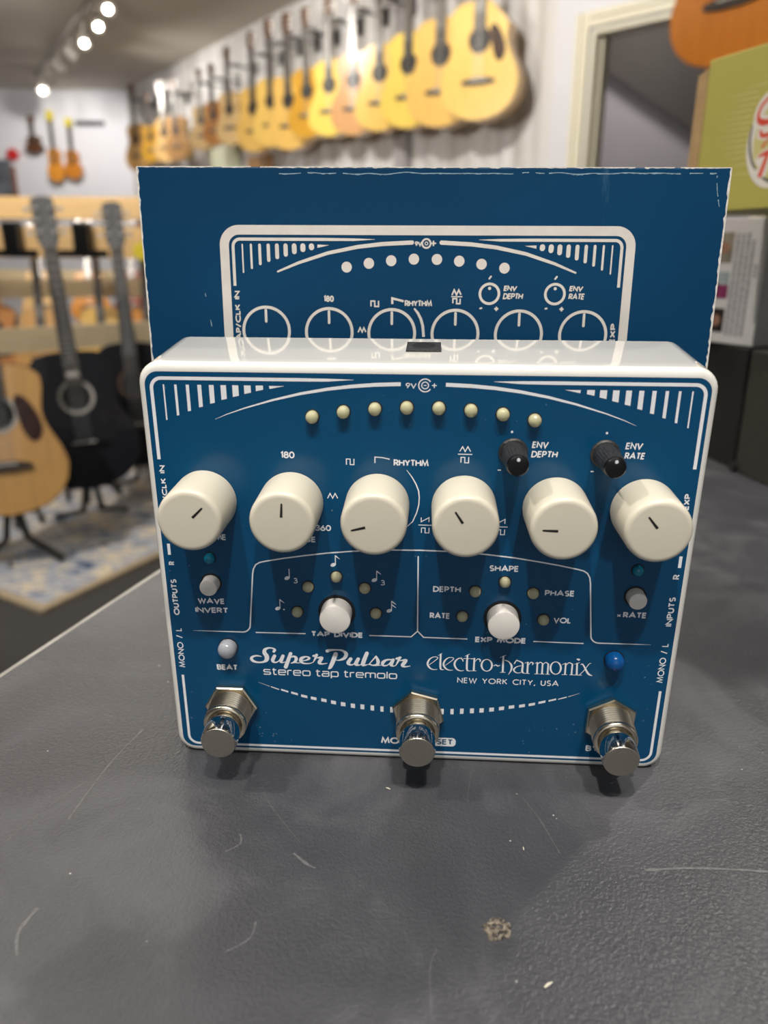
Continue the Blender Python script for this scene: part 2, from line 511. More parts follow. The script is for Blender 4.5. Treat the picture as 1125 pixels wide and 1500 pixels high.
hi = [bm.verts.new((*dv(s, -1.20), z)) for s, z in prof]
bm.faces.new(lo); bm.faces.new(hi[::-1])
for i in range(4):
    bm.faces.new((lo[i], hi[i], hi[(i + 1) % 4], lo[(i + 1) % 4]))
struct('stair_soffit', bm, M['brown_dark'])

# ------------------------------------------------------------------ rug
rug = thing('rug', 'blue and cream patterned rug on the dark floor, with tan bound edge', 'rug', (-.906, 1.85, FLOOR_Z), 0)
e1 = Vector((.30, .62)).normalized(); e2 = Vector((-.79, .50)).normalized()
def rq(a, b_, z0, z1, mat, nm):
    bm = bmesh.new()
    prism(bm, [tuple(e1 * x + e2 * y) for x, y in ((a[0], b_[0]), (a[1], b_[0]), (a[1], b_[1]), (a[0], b_[1]))], z0, z1)
    link(nm, bm, mat, rug)
rq((.03, 2.6), (.03, 2.0), .001, .009, M['rug'], 'rug_pile')
bm = bmesh.new()
for a, b_ in (((0, 2.63), (0, .03)), ((0, 2.63), (2.0, 2.03)), ((0, .03), (.03, 2.0)), ((2.6, 2.63), (.03, 2.0))):
    prism(bm, [tuple(e1 * x + e2 * y) for x, y in ((a[0], b_[0]), (a[1], b_[0]), (a[1], b_[1]), (a[0], b_[1]))], .001, .011)
link('binding', bm, M['rug_edge'], rug)

# ------------------------------------------------------------------ guitars
def body_half(t, kind):
    """half width (m) at t = 0 (tail) .. 1 (neck end), body about 0.5 long"""
    keys = {'dread': [(0, .0), (.02, .072), (.06, .122), (.13, .165), (.22, .190), (.32, .198), (.42, .186), (.52, .160), (.60, .140), (.68, .133), (.76, .137), (.84, .144), (.91, .142), (.96, .118), (.985, .085), (1, .0)],
            'audit': [(0, .0), (.02, .070), (.06, .118), (.13, .162), (.22, .186), (.32, .190), (.42, .170), (.52, .138), (.60, .118), (.68, .112), (.76, .122), (.84, .134), (.91, .130), (.96, .105), (.985, .072), (1, .0)]}[kind]
    for (a, va), (b_, vb) in zip(keys, keys[1:]):
        if a <= t <= b_:
            return va + (vb - va) * (t - a) / (b_ - a)
    return 0

def outline(kind, cut=False, n=26, L=.5, k=1.0):
    ts = [.5 - .5 * cos(pi * i / n) for i in range(n + 1)]
    R = [(body_half(t, kind) * k, t * L) for t in ts]
    Lf = [(-x, z) for x, z in R[1:-1]][::-1]
    if cut:
        R = [(x if z < .80 * L else min(x, .137 - (z - .80 * L) * 1.0), z) for x, z in R]
    return R + Lf

def disc(bm, cx, cz, r, y, n=28, r0=None):
    if r0 is None:
        bm.faces.new([bm.verts.new((cx + r * cos(2 * pi * i / n), y, cz + r * sin(2 * pi * i / n))) for i in range(n)])
    else:
        a = [bm.verts.new((cx + r * cos(2 * pi * i / n), y, cz + r * sin(2 * pi * i / n))) for i in range(n)]
        b_ = [bm.verts.new((cx + r0 * cos(2 * pi * i / n), y, cz + r0 * sin(2 * pi * i / n))) for i in range(n)]
        for i in range(n):
            bm.faces.new((a[i], a[(i + 1) % n], b_[(i + 1) % n], b_[i]))

def extr(bm, poly, y0, y1):
    """poly in x,z extruded along y"""
    a = [bm.verts.new((x, y0, z)) for x, z in poly]
    b_ = [bm.verts.new((x, y1, z)) for x, z in poly]
    n = len(poly)
    bm.faces.new(a[::-1]); bm.faces.new(b_)
    for i in range(n):
        bm.faces.new((a[i], a[(i + 1) % n], b_[(i + 1) % n], b_[i]))
    return bm

_guitar_cache = {}
def make_guitar(kind, tone, guard=True, cut=False, label='', cat='guitar', group=None, loc=(0, 0, 0), rot=(0, 0, 0), scale=1.0, side=None, neck=None, rose=False, head=None, inlay=False, short=False, dep=.05, tilt=0):
    """origin at the tail, neck up +z, front faces -y"""
    key = (kind, tone, guard, cut, side, neck, rose, head, inlay, short)
    nz = (lambda z: z if z < .46 else .46 + (z - .46) * .77) if short else (lambda z: z)
    if key in _guitar_cache:
        return dup(_guitar_cache[key], loc, rot, label, group, (scale,) * 3)
    g = thing('acoustic_guitar', label, cat, loc, 0, group)
    g.rotation_euler = rot
    g.scale = (scale,) * 3
    _guitar_cache[key] = g
    ol = outline(kind, cut)
    bm = bmesh.new()
    extr(bm, ol, -.046, .05)
    link('body', bm, M[side or 'side_wood'], g, 40)
    bm = bmesh.new()
    extr(bm, [(x * .985, .004 + z * .985) for x, z in ol], -.0490, -.0462)
    sb = link('soundboard', bm, M['top_' + tone], g)
    bm = bmesh.new(); disc(bm, 0, .335, .050, -.0496)
    link('soundhole', bm, M['dark_hole'], sb)
    bm = bmesh.new(); disc(bm, 0, .335, .062 if rose else .057, -.0494, r0=.0495)
    link('rosette', bm, M['rosette'] if rose else M['side_wood'], sb)
    if guard:
        bm = bmesh.new()
        pts = catmull([(.050, .372), (.062, .395), (.090, .380), (.118, .330), (.128, .280), (.112, .245), (.085, .248), (.066, .285)], 5)
        extr(bm, [(x, z) for x, z in pts], -.0515, -.0492)
        link('pickguard', bm, M['pickguard'], sb)
    bm = bmesh.new()
    extr(bm, [(-.085, .165), (-.080, .156), (-.030, .150), (.030, .150), (.080, .156), (.085, .165), (.080, .172), (.030, .182), (-.030, .182), (-.080, .172)], -.057, -.0492)
    br = link('bridge', bm, M['fret_wood'] if tone != 'black' else M['black_plastic'], g)
    bm = box_bm(-.040, .040, -.0605, -.0572, .170, .174)
    link('saddle', bm, M['button'], br)
    # neck, fingerboard, head
    bm = bmesh.new()
    R = []
    for z, w, d in ((.46, .028, .035), (.52, .028, .022), (.60, .027, .020), (.83, .0225, .018), (.86, .022, .017)):
        R.append([(w * cos(pi * i / 8), -.050 + d * sin(pi * i / 8), nz(z)) for i in range(9)])
    rings(bm, R)
    link('neck', bm, M[neck or 'neck_wood'], g, 40)
    bm = bmesh.new()
    extr(bm, [(-.028, .375), (.028, .375), (.0225, nz(.855)), (-.0225, nz(.855))], -.0590, -.0502)
    fb = link('fingerboard', bm, M['fret_wood'], g)
    bm = bmesh.new()
    L = .645; z_n = .855
    for i in range(1, 18):
        z = z_n - L * (1 - 2 ** (-i / 12.0))
        w = .0225 + (.855 - z) / .48 * .0055
        box_bm(-w, w, -.0598, -.0591, nz(z) - .0008, nz(z) + .0008, bm)
    box_bm(-.0008, .0008, -.0596, -.0590, nz(z_n - L * (1 - 2 ** (-17 / 12.0))), nz(z_n - L * (1 - 2 ** (-1 / 12.0))), bm)
    link('frets', bm, M['silver'], fb)
    if inlay:
        bm = box_bm(-.020, .020, -.0600, -.0592, .405, .425)
        link('fret_inlay', bm, M['rosette'], fb)
    bm = bmesh.new()
    extr(bm, [(x, nz(z)) for x, z in ((-.024, .856), (.024, .856), (.036, .885), (.038, 1.01), (.030, 1.022), (0, 1.028), (-.030, 1.022), (-.038, 1.01), (-.036, .885))], -.053, -.036)
    hd = link('headstock', bm, M[head or 'side_wood'], g)
    for s in (-1, 1):
        for z in (.905, .945, .985):
            z = nz(z)
            bm = bmesh.new()
            tube(bm, [(s * .024, -.0632, z), (s * .024, -.0525, z)], .0055, 8)
            tube(bm, [(s * .024, -.0585, z), (s * .049, -.0450, z)], .0035, 6)
            box_bm(s * .055 - .008, s * .055 + .008, -.050, -.040, z - .007, z + .007, bm)
            link('tuner', bm, M['silver'], hd)
    bm = bmesh.new()
    for i in range(6):
        x = -.018 + .0072 * i
        tube(bm, [(x * 1.35, -.0605, .172), (x, -.0608, nz(.856)), (x * 1.3, -.0585, nz(.93))], .0006, 4)
    link('strings', bm, M['silver'], g)
    return g

def hanging_pos(s, off):
    p = CORNER + U * s + WN * off
    return p

WALL_ROT = atan2(WN.x, -WN.y)     # local -y faces the room
WG = [  # s along wall, z of tail, body scale, kind, tone, guard, cut, label
    (5.833, 0.797, 0.529, 'dread', 'yellow', True, True, 'large yellow spruce acoustic guitar with dark pickguard, hanging nearest the doorway'),
    (5.538, 0.802, 0.511, 'dread', 'gold', False, False, 'gold-topped acoustic guitar hanging second from the doorway'),
    (5.264, 0.828, 0.477, 'audit', 'bright', False, False, 'bright lemon-yellow acoustic guitar hanging third from the doorway'),
    (4.993, 0.845, 0.454, 'audit', 'yellow', False, False, 'yellow narrow-waisted acoustic guitar hanging between the lemon-yellow and the tan one'),
    (4.722, 0.854, 0.450, 'audit', 'tan', False, False, 'tan cedar-topped acoustic guitar hanging among yellow ones, fifth from doorway'),
    (4.449, 0.877, 0.438, 'audit', 'bright', False, False, 'lemon-yellow acoustic guitar hanging just left of the tan cedar-topped one'),
    (4.175, 0.894, 0.421, 'audit', 'amber', False, False, 'deep amber acoustic guitar hanging seventh from the doorway'),
    (3.933, 0.848, 0.459, 'dread', 'gold', False, False, 'gold acoustic guitar hanging just left of the deep amber one'),
    (3.684, 0.890, 0.444, 'dread', 'yellow', False, False, 'yellow acoustic guitar hanging ninth from the doorway'),
    (3.412, 0.885, 0.435, 'dread', 'gold', False, False, 'gold acoustic guitar hanging above the box, just right of the cream one'),
    (3.005, 0.973, 0.376, 'audit', 'cream', False, False, 'cream-topped acoustic guitar hanging between the gold ones and the rust one'),
    (2.702, 1.003, 0.327, 'audit', 'rust', False, False, 'small rust-brown acoustic guitar hanging beside cream tops'),
    (2.460, 0.991, 0.337, 'audit', 'cream', False, False, 'small cream acoustic guitar hanging left of the rust-brown one'),
    (1.914, 0.956, 0.366, 'audit', 'brown', False, False, 'brown acoustic guitar hanging left of the gap in the row'),
    (1.643, 0.968, 0.376, 'audit', 'pale', False, False, 'pale tan acoustic guitar hanging left of the brown one'),
    (1.271, 0.999, 0.330, 'audit', 'amber', False, False, 'small amber acoustic guitar hanging second from the far corner'),
    (0.900, 0.950, 0.430, 'audit', 'honey', False, False, 'honey-coloured acoustic guitar hanging closest to the far corner'),
]
HK = []
ORD = ['first', 'second', 'third', 'fourth', 'fifth', 'sixth', 'seventh', 'eighth', 'ninth', 'tenth', 'eleventh', 'twelfth', 'thirteenth', 'fourteenth', 'fifteenth', 'sixteenth', 'last']
FACE_TURN = radians(25)           # each guitar is turned a little on its hook, towards the shop front
for s, z, bl, kind, tone, gd, cut, lab in WG:
    k = bl / .5
    p = hanging_pos(s, .22)
    make_guitar(kind, tone, gd, cut, lab, 'guitar', 'acoustic guitars hanging along the long wall', (p.x, p.y, z), (0, 0, WALL_ROT + FACE_TURN), k, short=True, side='top_pale')
    # its hook
    q = hanging_pos(s, 0)
    hz = z + .745 * k
    h = thing('guitar_hanger', 'wall hook holding the ' + lab.split(',')[0].split(' hanging')[0] + ' (' + ('nearest the doorway' if s > 5.7 else '%s along the wall' % ORD[len(HK)]) + ')', 'hanger', (q.x, q.y, hz), WALL_ROT, 'guitar hooks along the long wall')
    HK.append(h)
    bm = bmesh.new(); box_bm(-.03, .03, -.012, -.007, -.05, .05, bm)
    link('base_plate', bm, M['frame_metal'], h)
    bm = bmesh.new()
    tube(bm, [(0, -.012, 0), (0, -.165, -.005)], .006, 6)
    tube(bm, [(-.032 * k - .012, -.26, .0), (-.032 * k - .012, -.19, .0), (0, -.165, -.005), (.032 * k + .012, -.15, .0), (.032 * k + .012, -.24, .0)], .006, 6)
    link('yoke', bm, M['frame_metal'], h)

# ------------------------------------------------------------------ track lights
track = thing('lighting_track', 'white ceiling track running back over the left of the shop', 'track', (-2.45, 6.9, CEIL_Z), 0)
ta = Vector((-1.3, 4.9)) - Vector((-2.45, 6.9)); tb = Vector((-3.45, 8.55)) - Vector((-2.45, 6.9))
bm = bmesh.new()
dd = (tb - ta).normalized(); nn = Vector((-dd.y, dd.x)) * .018
prism(bm, [tuple(ta + nn), tuple(ta - nn), tuple(tb - nn), tuple(tb + nn)], -.025, -.001)
link('rail', bm, M['lamp_white'], track)
heads = [((-3.29, 8.27), True, 'lit spot lamp at the far end of the ceiling track'),
         ((-2.26, 6.57), True, 'lit spot lamp third from the near end of the track'),
         ((-2.00, 6.13), True, 'lit spot lamp second from the near end of the track'),
         ((-1.80, 5.74), True, 'lit spot lamp nearest the viewer on the track'),
         ((-3.05, 7.85), False, 'unlit spot lamp next to the farthest lit one on the track'),
         ((-2.80, 7.45), False, 'unlit spot lamp in the middle of the track, third from far end'),
         ((-2.52, 7.00), False, 'unlit spot lamp behind the nearest three lit ones')]
def make_head(loc, lit, label):
    t = thing('track_lamp', label, 'spotlight', (loc[0], loc[1], CEIL_Z - .036), 0, 'spot lamps on the ceiling track')
    far = loc[1] > 7.6
    pw = 55 if far else 28
    aim = Vector((0.25, -.75, -.6)).normalized() if lit else Vector((-.2, .75, -.6) if far else (.75, .1, -.65)).normalized()
    c0 = Vector((0, 0, -.115))
    bm = bmesh.new()
    tube(bm, [(0, 0, 0), (0, 0, -.06), c0], .010, 8)
    link('stem', bm, M['lamp_white'], t)
    bm = bmesh.new()
    tube(bm, [c0 - aim * .06, c0 - aim * .05, c0 + aim * .02, c0 + aim * .055], [.025, .038, .042, .048], 16)
    link('housing', bm, M['lamp_white'], t)
    bm = bmesh.new()
    tube(bm, [c0 + aim * .0555, c0 + aim * .059], .022, 16)
    link('lens', bm, M['bulb'] if lit else M['lamp_white'], t)
    q = Vector((loc[0], loc[1], CEIL_Z - .036)) + c0 + aim * .075
    lamp('track_lamp_beam', 'SPOT', q, q + (aim if lit or far else Vector((.75, .1, -.45))), 14 if lit else pw, .024, (1, .95, .87), 110)  # unlit heads get an added beam too, washing the walls
    return t
for loc, lit, lab in heads:
    make_head(loc, lit, lab)

# ------------------------------------------------------------------ far wall pieces
FY = 9.159
def small_inst(name, px, ztop, zbot, tone, w, label, kind):
    t = thing(name, label, kind, (px, FY - .075, zbot), 0, 'small instruments hanging on the far wall')
    L = ztop - zbot
    bl = L * .50
    bm = bmesh.new()
    pts = catmull([(0, 0), (w * .8, .03), (w, bl * .35), (w * .62, bl * .62), (w * .72, bl * .85), (0, bl), (-w * .72, bl * .85), (-w * .62, bl * .62), (-w, bl * .35), (-w * .8, .03), (0, 0)], 4)[:-1]
    extr(bm, pts, -.02, .03)
    bd = link('body', bm, M['top_' + tone], t, 40)
    bm = bmesh.new(); disc(bm, 0, bl * .55, w * .25, -.0206, 16)
    link('soundhole', bm, M['dark_hole'], bd)
    bm = box_bm(-.018, .018, -.030, -.008, bl * .6, L * .86)
    link('neck', bm, M['fret_wood'], t)
    bm = bmesh.new(); extr(bm, [(-.022, L * .86), (.022, L * .86), (.038, L * .9), (.03, L), (-.03, L), (-.038, L * .9)], -.028, -.006)
    link('headstock', bm, M['yellow_plastic'] if tone in ('orange', 'sunburst') else M['side_wood'], t)
small_inst('mandolin', -3.77, 1.57, 1.20, 'darkbrown', .10, 'small dark brown mandolin hanging leftmost on the far white wall', 'mandolin')
small_inst('ukulele', -3.57, 1.62, .92, 'orange', .088, 'bright orange small guitar hanging second from the left on the far wall', 'guitar')
small_inst('ukulele', -3.38, 1.55, .95, 'sunburst', .095, 'brown sunburst small guitar hanging rightmost on the far wall', 'guitar')
bm = box_bm(-3.32, -3.02, FY - .05, FY - .001, 1.49, 1.53)
tag(link('wall_rail', bm, M['frame_metal']), 'short dark horizontal hanging rail on the far white wall', 'rail')
bm = bmesh.new(); tube(bm, [(-4.04, FY - .05, 1.20), (-4.04, FY - .001, 1.20)], .06, 16)
tag(link('fire_alarm', bm, M['alarm_red']), 'red fire alarm on the far white wall', 'alarm')
po = thing('poster', 'dark framed poster low on the far white wall at left edge', 'poster', (-4.17, FY - .012, .93))
link('sheet', box_bm(-.16, .08, -.008, .010, -.2, .22), M['poster_dark'], po)
link('frame', box_bm(.081, .125, -.012, .010, -.2, .16), M['poster_brown'], po)
# pale sign board and wooden board lower on the hanging wall
p = hanging_pos(2.42, .022)
bm = box_bm(-.30, .26, -.012, .012, -.16, .14)
o = tag(link('wall_sign', bm, M['mint']), 'pale mint board on the wall below the hanging guitars', 'sign')
o.location = (p.x, p.y, .90); o.rotation_euler = (0, 0, WALL_ROT)
p = hanging_pos(3.10, .04)
bm = box_bm(-.19, .15, -.03, .03, -.22, .08, bevel=.01)
o = tag(link('wall_shelf_box', bm, M['top_brown']), 'brown wooden case on the wall below the gold guitars', 'case')
o.location = (p.x, p.y, .83); o.rotation_euler = (0, 0, WALL_ROT)
# dark upright panel beside the far corner
p = hanging_pos(.35, .06)
bm = box_bm(-.13, .16, -.04, .04, -.9, .18)
o = tag(link('dark_cabinet', bm, M['black_plastic']), 'dark narrow cabinet against the wall in the far corner', 'cabinet')
o.location = (p.x, p.y, .14 + FLOOR_Z + .9 - .14); o.rotation_euler = (0, 0, WALL_ROT)
o.location.z = FLOOR_Z + .9

# ------------------------------------------------------------------ floor racks and standing guitars
def stand(loc, rz, label, front=True):
    t = thing('guitar_stand', label, 'stand', loc, rz, 'guitar stands on the rug')
    bm = bmesh.new()
    tube(bm, [(0, .20, .62), (0, .13, .30), (0, .09, .17)], .010, 8)
    link('upright', bm, M['frame_metal'], t)
    for s in (-1, 1):
        bm = bmesh.new()
        tube(bm, [(0, .09, .24), (s * .03, .08, .05), (s * .12, -.06 if front else .16, .014)], .011, 8)
        link('leg', bm, M['frame_metal'], t)
        bm = bmesh.new()
        tube(bm, [(0, .085, .15), (s * .07, .06, .138), (s * .08, -.065, .138), (s * .08, -.072, .165)], .008, 8)
        link('cradle_arm', bm, M['frame_metal'], t)
    bm = bmesh.new()
    tube(bm, [(0, .10, .30), (0, .30, .014)], .010, 8)
    link('leg', bm, M['frame_metal'], t)
    return t

def standing(loc, rz, lean, scale, roll=0, **kw):
    o = make_guitar(loc=(loc[0], loc[1], loc[2]), rot=(-lean, radians(roll), rz), scale=scale, **kw)
    return o
RZ = radians(20)
STG = 'guitars standing on the rug'
standing((-1.120, 2.20, -.60), radians(25), radians(12), .90, kind='dread', tone='honey', guard=True, label='natural-top acoustic guitar with dark pickguard on a stand at left edge', group=STG, rose=True, side='top_black', head='top_black')
standing((-.985, 2.49, -.60), radians(25), radians(12), .91, roll=-2.5, kind='dread', tone='black', guard=False, label='glossy black acoustic guitar with pale soundhole ring standing on the rug', group=STG, rose=True, side='top_black', head='head_grey', neck='top_black', inlay=True)
standing((-.93, 2.88, -.62), radians(18), radians(9), .93, roll=-1.5, kind='audit', tone='darkmatt', guard=False, label='dark acoustic guitar half hidden behind the box edge and the black guitar', group=STG, side='top_black', head='head_grey', neck='top_black')
stand((-1.120, 2.20, FLOOR_Z + .011), radians(25), 'black tubular stand under the natural-top guitar')
stand((-.985, 2.49, FLOOR_Z + .011), radians(25), 'black tubular stand under the glossy black guitar', False)
stand((-.93, 2.88, FLOOR_Z + .011), radians(18), 'black tubular stand under the half hidden dark guitar', False)

def beam(bm, a, b_, w, h):
    a = Vector(a); b_ = Vector(b_)
    d = (b_ - a).normalized()
    sx = d.cross(Vector((0, 0, 1))).normalized() * w / 2
    up = sx.cross(d).normalized() * h / 2
    P = [a - sx - up, a + sx - up, b_ + sx - up, b_ - sx - up, a - sx + up, a + sx + up, b_ + sx + up, b_ - sx + up]
    return hexa(P, bm)

def rack(name, label, loc, rails, posts, yokes):
    t = thing(name, label, 'rack', loc)
    O = Vector(loc)
    for a, b_, w, h, mt, nm in rails:
        link(nm, beam(bmesh.new(), Vector(a) - O, Vector(b_) - O, w, h), M[mt], t)
    for x, y, z in posts:
        link('post', box_bm(x - O.x - .03, x - O.x + .03, y - O.y - .03, y - O.y + .03, FLOOR_Z + .012 - O.z, z - O.z), M['pine'], t)
    for a in yokes:
        q = Vector(a) - O
        bm = box_bm(q.x - .035, q.x + .035, q.y - .05, q.y + .01, q.z - .07, q.z + .05, bevel=.008)
        box_bm(q.x - .11, q.x + .11, q.y - .06, q.y - .045, q.z - .09, q.z - .06, bm)
        link('neck_yoke', bm, M['black_plastic'], t)
    return t
# tall pine rack seen square-on behind the standing guitars
rack('guitar_rack', 'tall pine guitar rack with black neck yokes behind the standing guitars', (-1.6, 3.45, FLOOR_Z),
     [((-2.6, 3.45, .335), (-.75, 3.45, .335), .09, .085, 'pine', 'top_rail'),
      ((-2.6, 3.44, .200), (-.75, 3.44, .200), .03, .125, 'pine', 'front_board'),
      ((-2.6, 3.90, -.02), (-.75, 3.90, .01), .03, .085, 'pine_pale', 'middle_board'),
      ((-2.6, 3.66, -.45), (-.75, 3.66, -.45), .22, .05, 'pine', 'shelf')],
     [(-2.55, 3.52, .29), (-.80, 3.52, .29)],
     [(-1.55, 3.42, .23), (-1.26, 3.42, .23), (-2.0, 3.42, .23)])
# nearer low rail running back beside the guitars
rack('guitar_rail', 'low whitewashed pine rail behind the necks of the standing guitars', (-1.35, 2.95, FLOOR_Z),
     [((-1.62, 2.62, -.150), (-.82, 3.22, -.140), .03, .085, 'pine_pale', 'rail'),
      ((-1.62, 2.62, -.55), (-.82, 3.22, -.55), .03, .06, 'pine', 'foot_rail')],
     [(-1.58, 2.68, -.15), (-.86, 3.23, -.15)], [])
# guitars stood in the tall rack
RK = 'guitars stored in the tall pine rack'
for x, y, tone, sc, kind, lab in (
        (-2.08, 3.60, 'red', .92, 'dread', 'dark red guitar stored at the left end of the pine rack'),
        (-1.84, 3.72, 'rust', .90, 'audit', 'rust-brown guitar stored in the rack behind the natural-top one'),
        (-1.58, 3.62, 'honey', .86, 'audit', 'honey-topped guitar stored in the rack left of the black one'),
        (-1.33, 3.70, 'gold', .88, 'audit', 'gold-topped guitar stored in the rack right of the black neck'),
        (-1.10, 3.66, 'orange', .90, 'audit', 'orange guitar stored in the rack beside the box edge'),
        (-2.30, 4.55, 'brown', .95, 'audit', 'brown guitar in the second row behind the pine rack, at left'),
        (-1.98, 4.60, 'pale', .95, 'audit', 'pale tan guitar in the second row behind the pine rack'),
        (-1.68, 4.55, 'orange', .95, 'audit', 'orange guitar in the second row behind the pine rack'),
        (-1.45, 4.60, 'red', .95, 'audit', 'dark red guitar in the second row behind the pine rack, at right')):
    z = -.42 if y < 4 else -.23
    make_guitar(kind=kind, tone=tone, guard=False, label=lab, group=RK, loc=(x, y, z), rot=(-radians(9), 0, radians(14)), scale=sc * .78 if y < 4 else .60, side='side_wood')
rack('guitar_rack', 'second pine rack farther back, below the far white wall', (-2.0, 4.7, FLOOR_Z),
     [((-3.1, 4.95, .22), (-1.0, 4.95, .22), .05, .09, 'pine', 'top_rail'),
      ((-3.1, 4.90, .02), (-1.0, 4.90, .02), .03, .10, 'pine_pale', 'middle_board'),
      ((-3.1, 4.62, -.257), (-1.0, 4.62, -.257), .22, .05, 'pine', 'shelf')],
     [(-3.05, 4.78, .20), (-1.05, 4.78, .20)], [])
bm = bmesh.new(); tube(bm, [(-1.015, 3.385, .165), (-1.015, 3.424, .165)], .036, 16)
tag(link('price_tag', bm, M['yellow_plastic']), 'round yellow tag hanging by the dark guitar head near the box', 'tag')

# guitar hanging at the right, in front of the doorway
RGR = atan2(-.80, .60)
make_guitar(kind='dread', tone='mahogany', guard=False, label='orange-brown mahogany guitar hanging upper right, above the green box', group=None,
            loc=(.995, 2.50, .66), rot=(0, radians(0), RGR), scale=.98, side='top_mahogany')


# pen strokes (x, y, width in mm) of the two logos, and scratches on the counter (m)
SP= [[(28.44, 77.89, 0.76), (28.73, 77.32, 0.76), (28.09, 76.84, 0.44), (26.98, 76.83, 0.53), (25.95, 77.42, 0.89), (25.82, 78.44, 1.16), (26.35, 79.43, 1.3), (26.29, 80.58, 1.17), (25.28, 81.39, 0.58), (23.6, 81.53, 0.54), (22.39, 81.11, 0.81), (21.99, 80.31, 0.81), (22.7, 79.62, 0.58), (23.83, 79.43, 0.45), (24.87, 79.64, 0.18)], [(28.59, 79.3, 0.98), (28.0, 80.7, 0.99), (28.42, 81.35, 0.58), (29.43, 81.15, 0.31), (30.38, 79.92, 0.31)], [(30.97, 79.21, 0.94), (30.34, 80.94, 0.98), (30.76, 81.36, 0.36), (31.67, 81.07, 0.18)], [(33.17, 78.37, 0.98), (31.59, 82.76, 1.12)], [(33.02, 79.69, 0.22), (33.97, 79.25, 0.58), (34.66, 79.76, 0.89), (34.4, 80.79, 0.8), (33.44, 81.41, 0.31), (33.1, 81.42, 0.18)], [(34.34, 81.22, 0.31), (35.56, 81.33, 0.22)], [(36.03, 80.65, 0.31), (37.49, 80.34, 0.4), (38.35, 79.69, 0.71), (37.53, 79.22, 0.44), (36.22, 79.77, 0.93), (35.96, 80.73, 0.94), (36.78, 81.38, 0.49), (38.34, 81.37, 0.31), (39.42, 80.92, 0.18)], [(39.42, 80.92, 0.22), (39.99, 79.81, 0.53), (40.47, 78.52, 0.8)], [(39.57, 78.89, 0.67), (40.64, 78.64, 0.4)], [(40.4, 79.54, 0.22), (41.84, 79.41, 0.89), (41.13, 80.96, 0.98), (41.9, 81.37, 0.44), (43.28, 81.13, 0.22)], [(43.47, 77.18, 1.01), (44.23, 76.89, 0.73), (46.18, 76.72, 0.41), (47.77, 76.92, 0.64), (48.72, 77.93, 1.05), (48.19, 79.26, 0.92), (46.8, 80.0, 0.41), (45.93, 79.98, 0.23)], [(45.81, 78.04, 1.24), (45.0, 80.44, 1.2), (44.17, 82.38, 0.97), (43.6, 82.98, 0.19)], [(49.97, 79.46, 1.01), (49.27, 80.75, 1.06), (49.81, 81.36, 0.55), (50.8, 81.11, 0.28), (51.62, 79.71, 0.27)], [(52.08, 79.38, 0.96), (51.42, 81.04, 1.06), (52.29, 81.35, 0.41), (53.02, 81.03, 0.18)], [(54.51, 77.45, 1.05), (53.39, 80.83, 1.15), (53.89, 81.31, 0.5), (54.81, 81.04, 0.18)], [(54.99, 81.11, 0.23), (55.96, 79.81, 0.32), (57.06, 78.35, 0.46)], [(57.1, 78.51, 0.59), (57.6, 79.88, 0.96), (57.37, 80.97, 0.82), (56.18, 81.28, 0.41), (55.22, 80.94, 0.46)], [(57.37, 81.28, 0.32), (58.47, 81.13, 0.18)], [(61.7, 79.27, 0.36), (60.06, 79.39, 0.55), (58.97, 80.27, 0.96), (59.04, 81.22, 0.55), (60.3, 81.01, 0.32), (61.54, 79.39, 0.23)], [(61.84, 79.27, 0.82), (61.25, 80.79, 1.05), (61.9, 81.32, 0.37), (62.53, 81.03, 0.18)], [(62.53, 81.08, 0.23), (63.14, 79.8, 0.55), (63.65, 78.52, 0.77)], [(62.75, 78.89, 0.68), (63.97, 78.4, 0.32)], [(63.71, 79.51, 0.23), (65.29, 79.35, 0.91), (64.45, 80.9, 1.05), (65.13, 81.38, 0.46), (66.5, 81.11, 0.23)]]
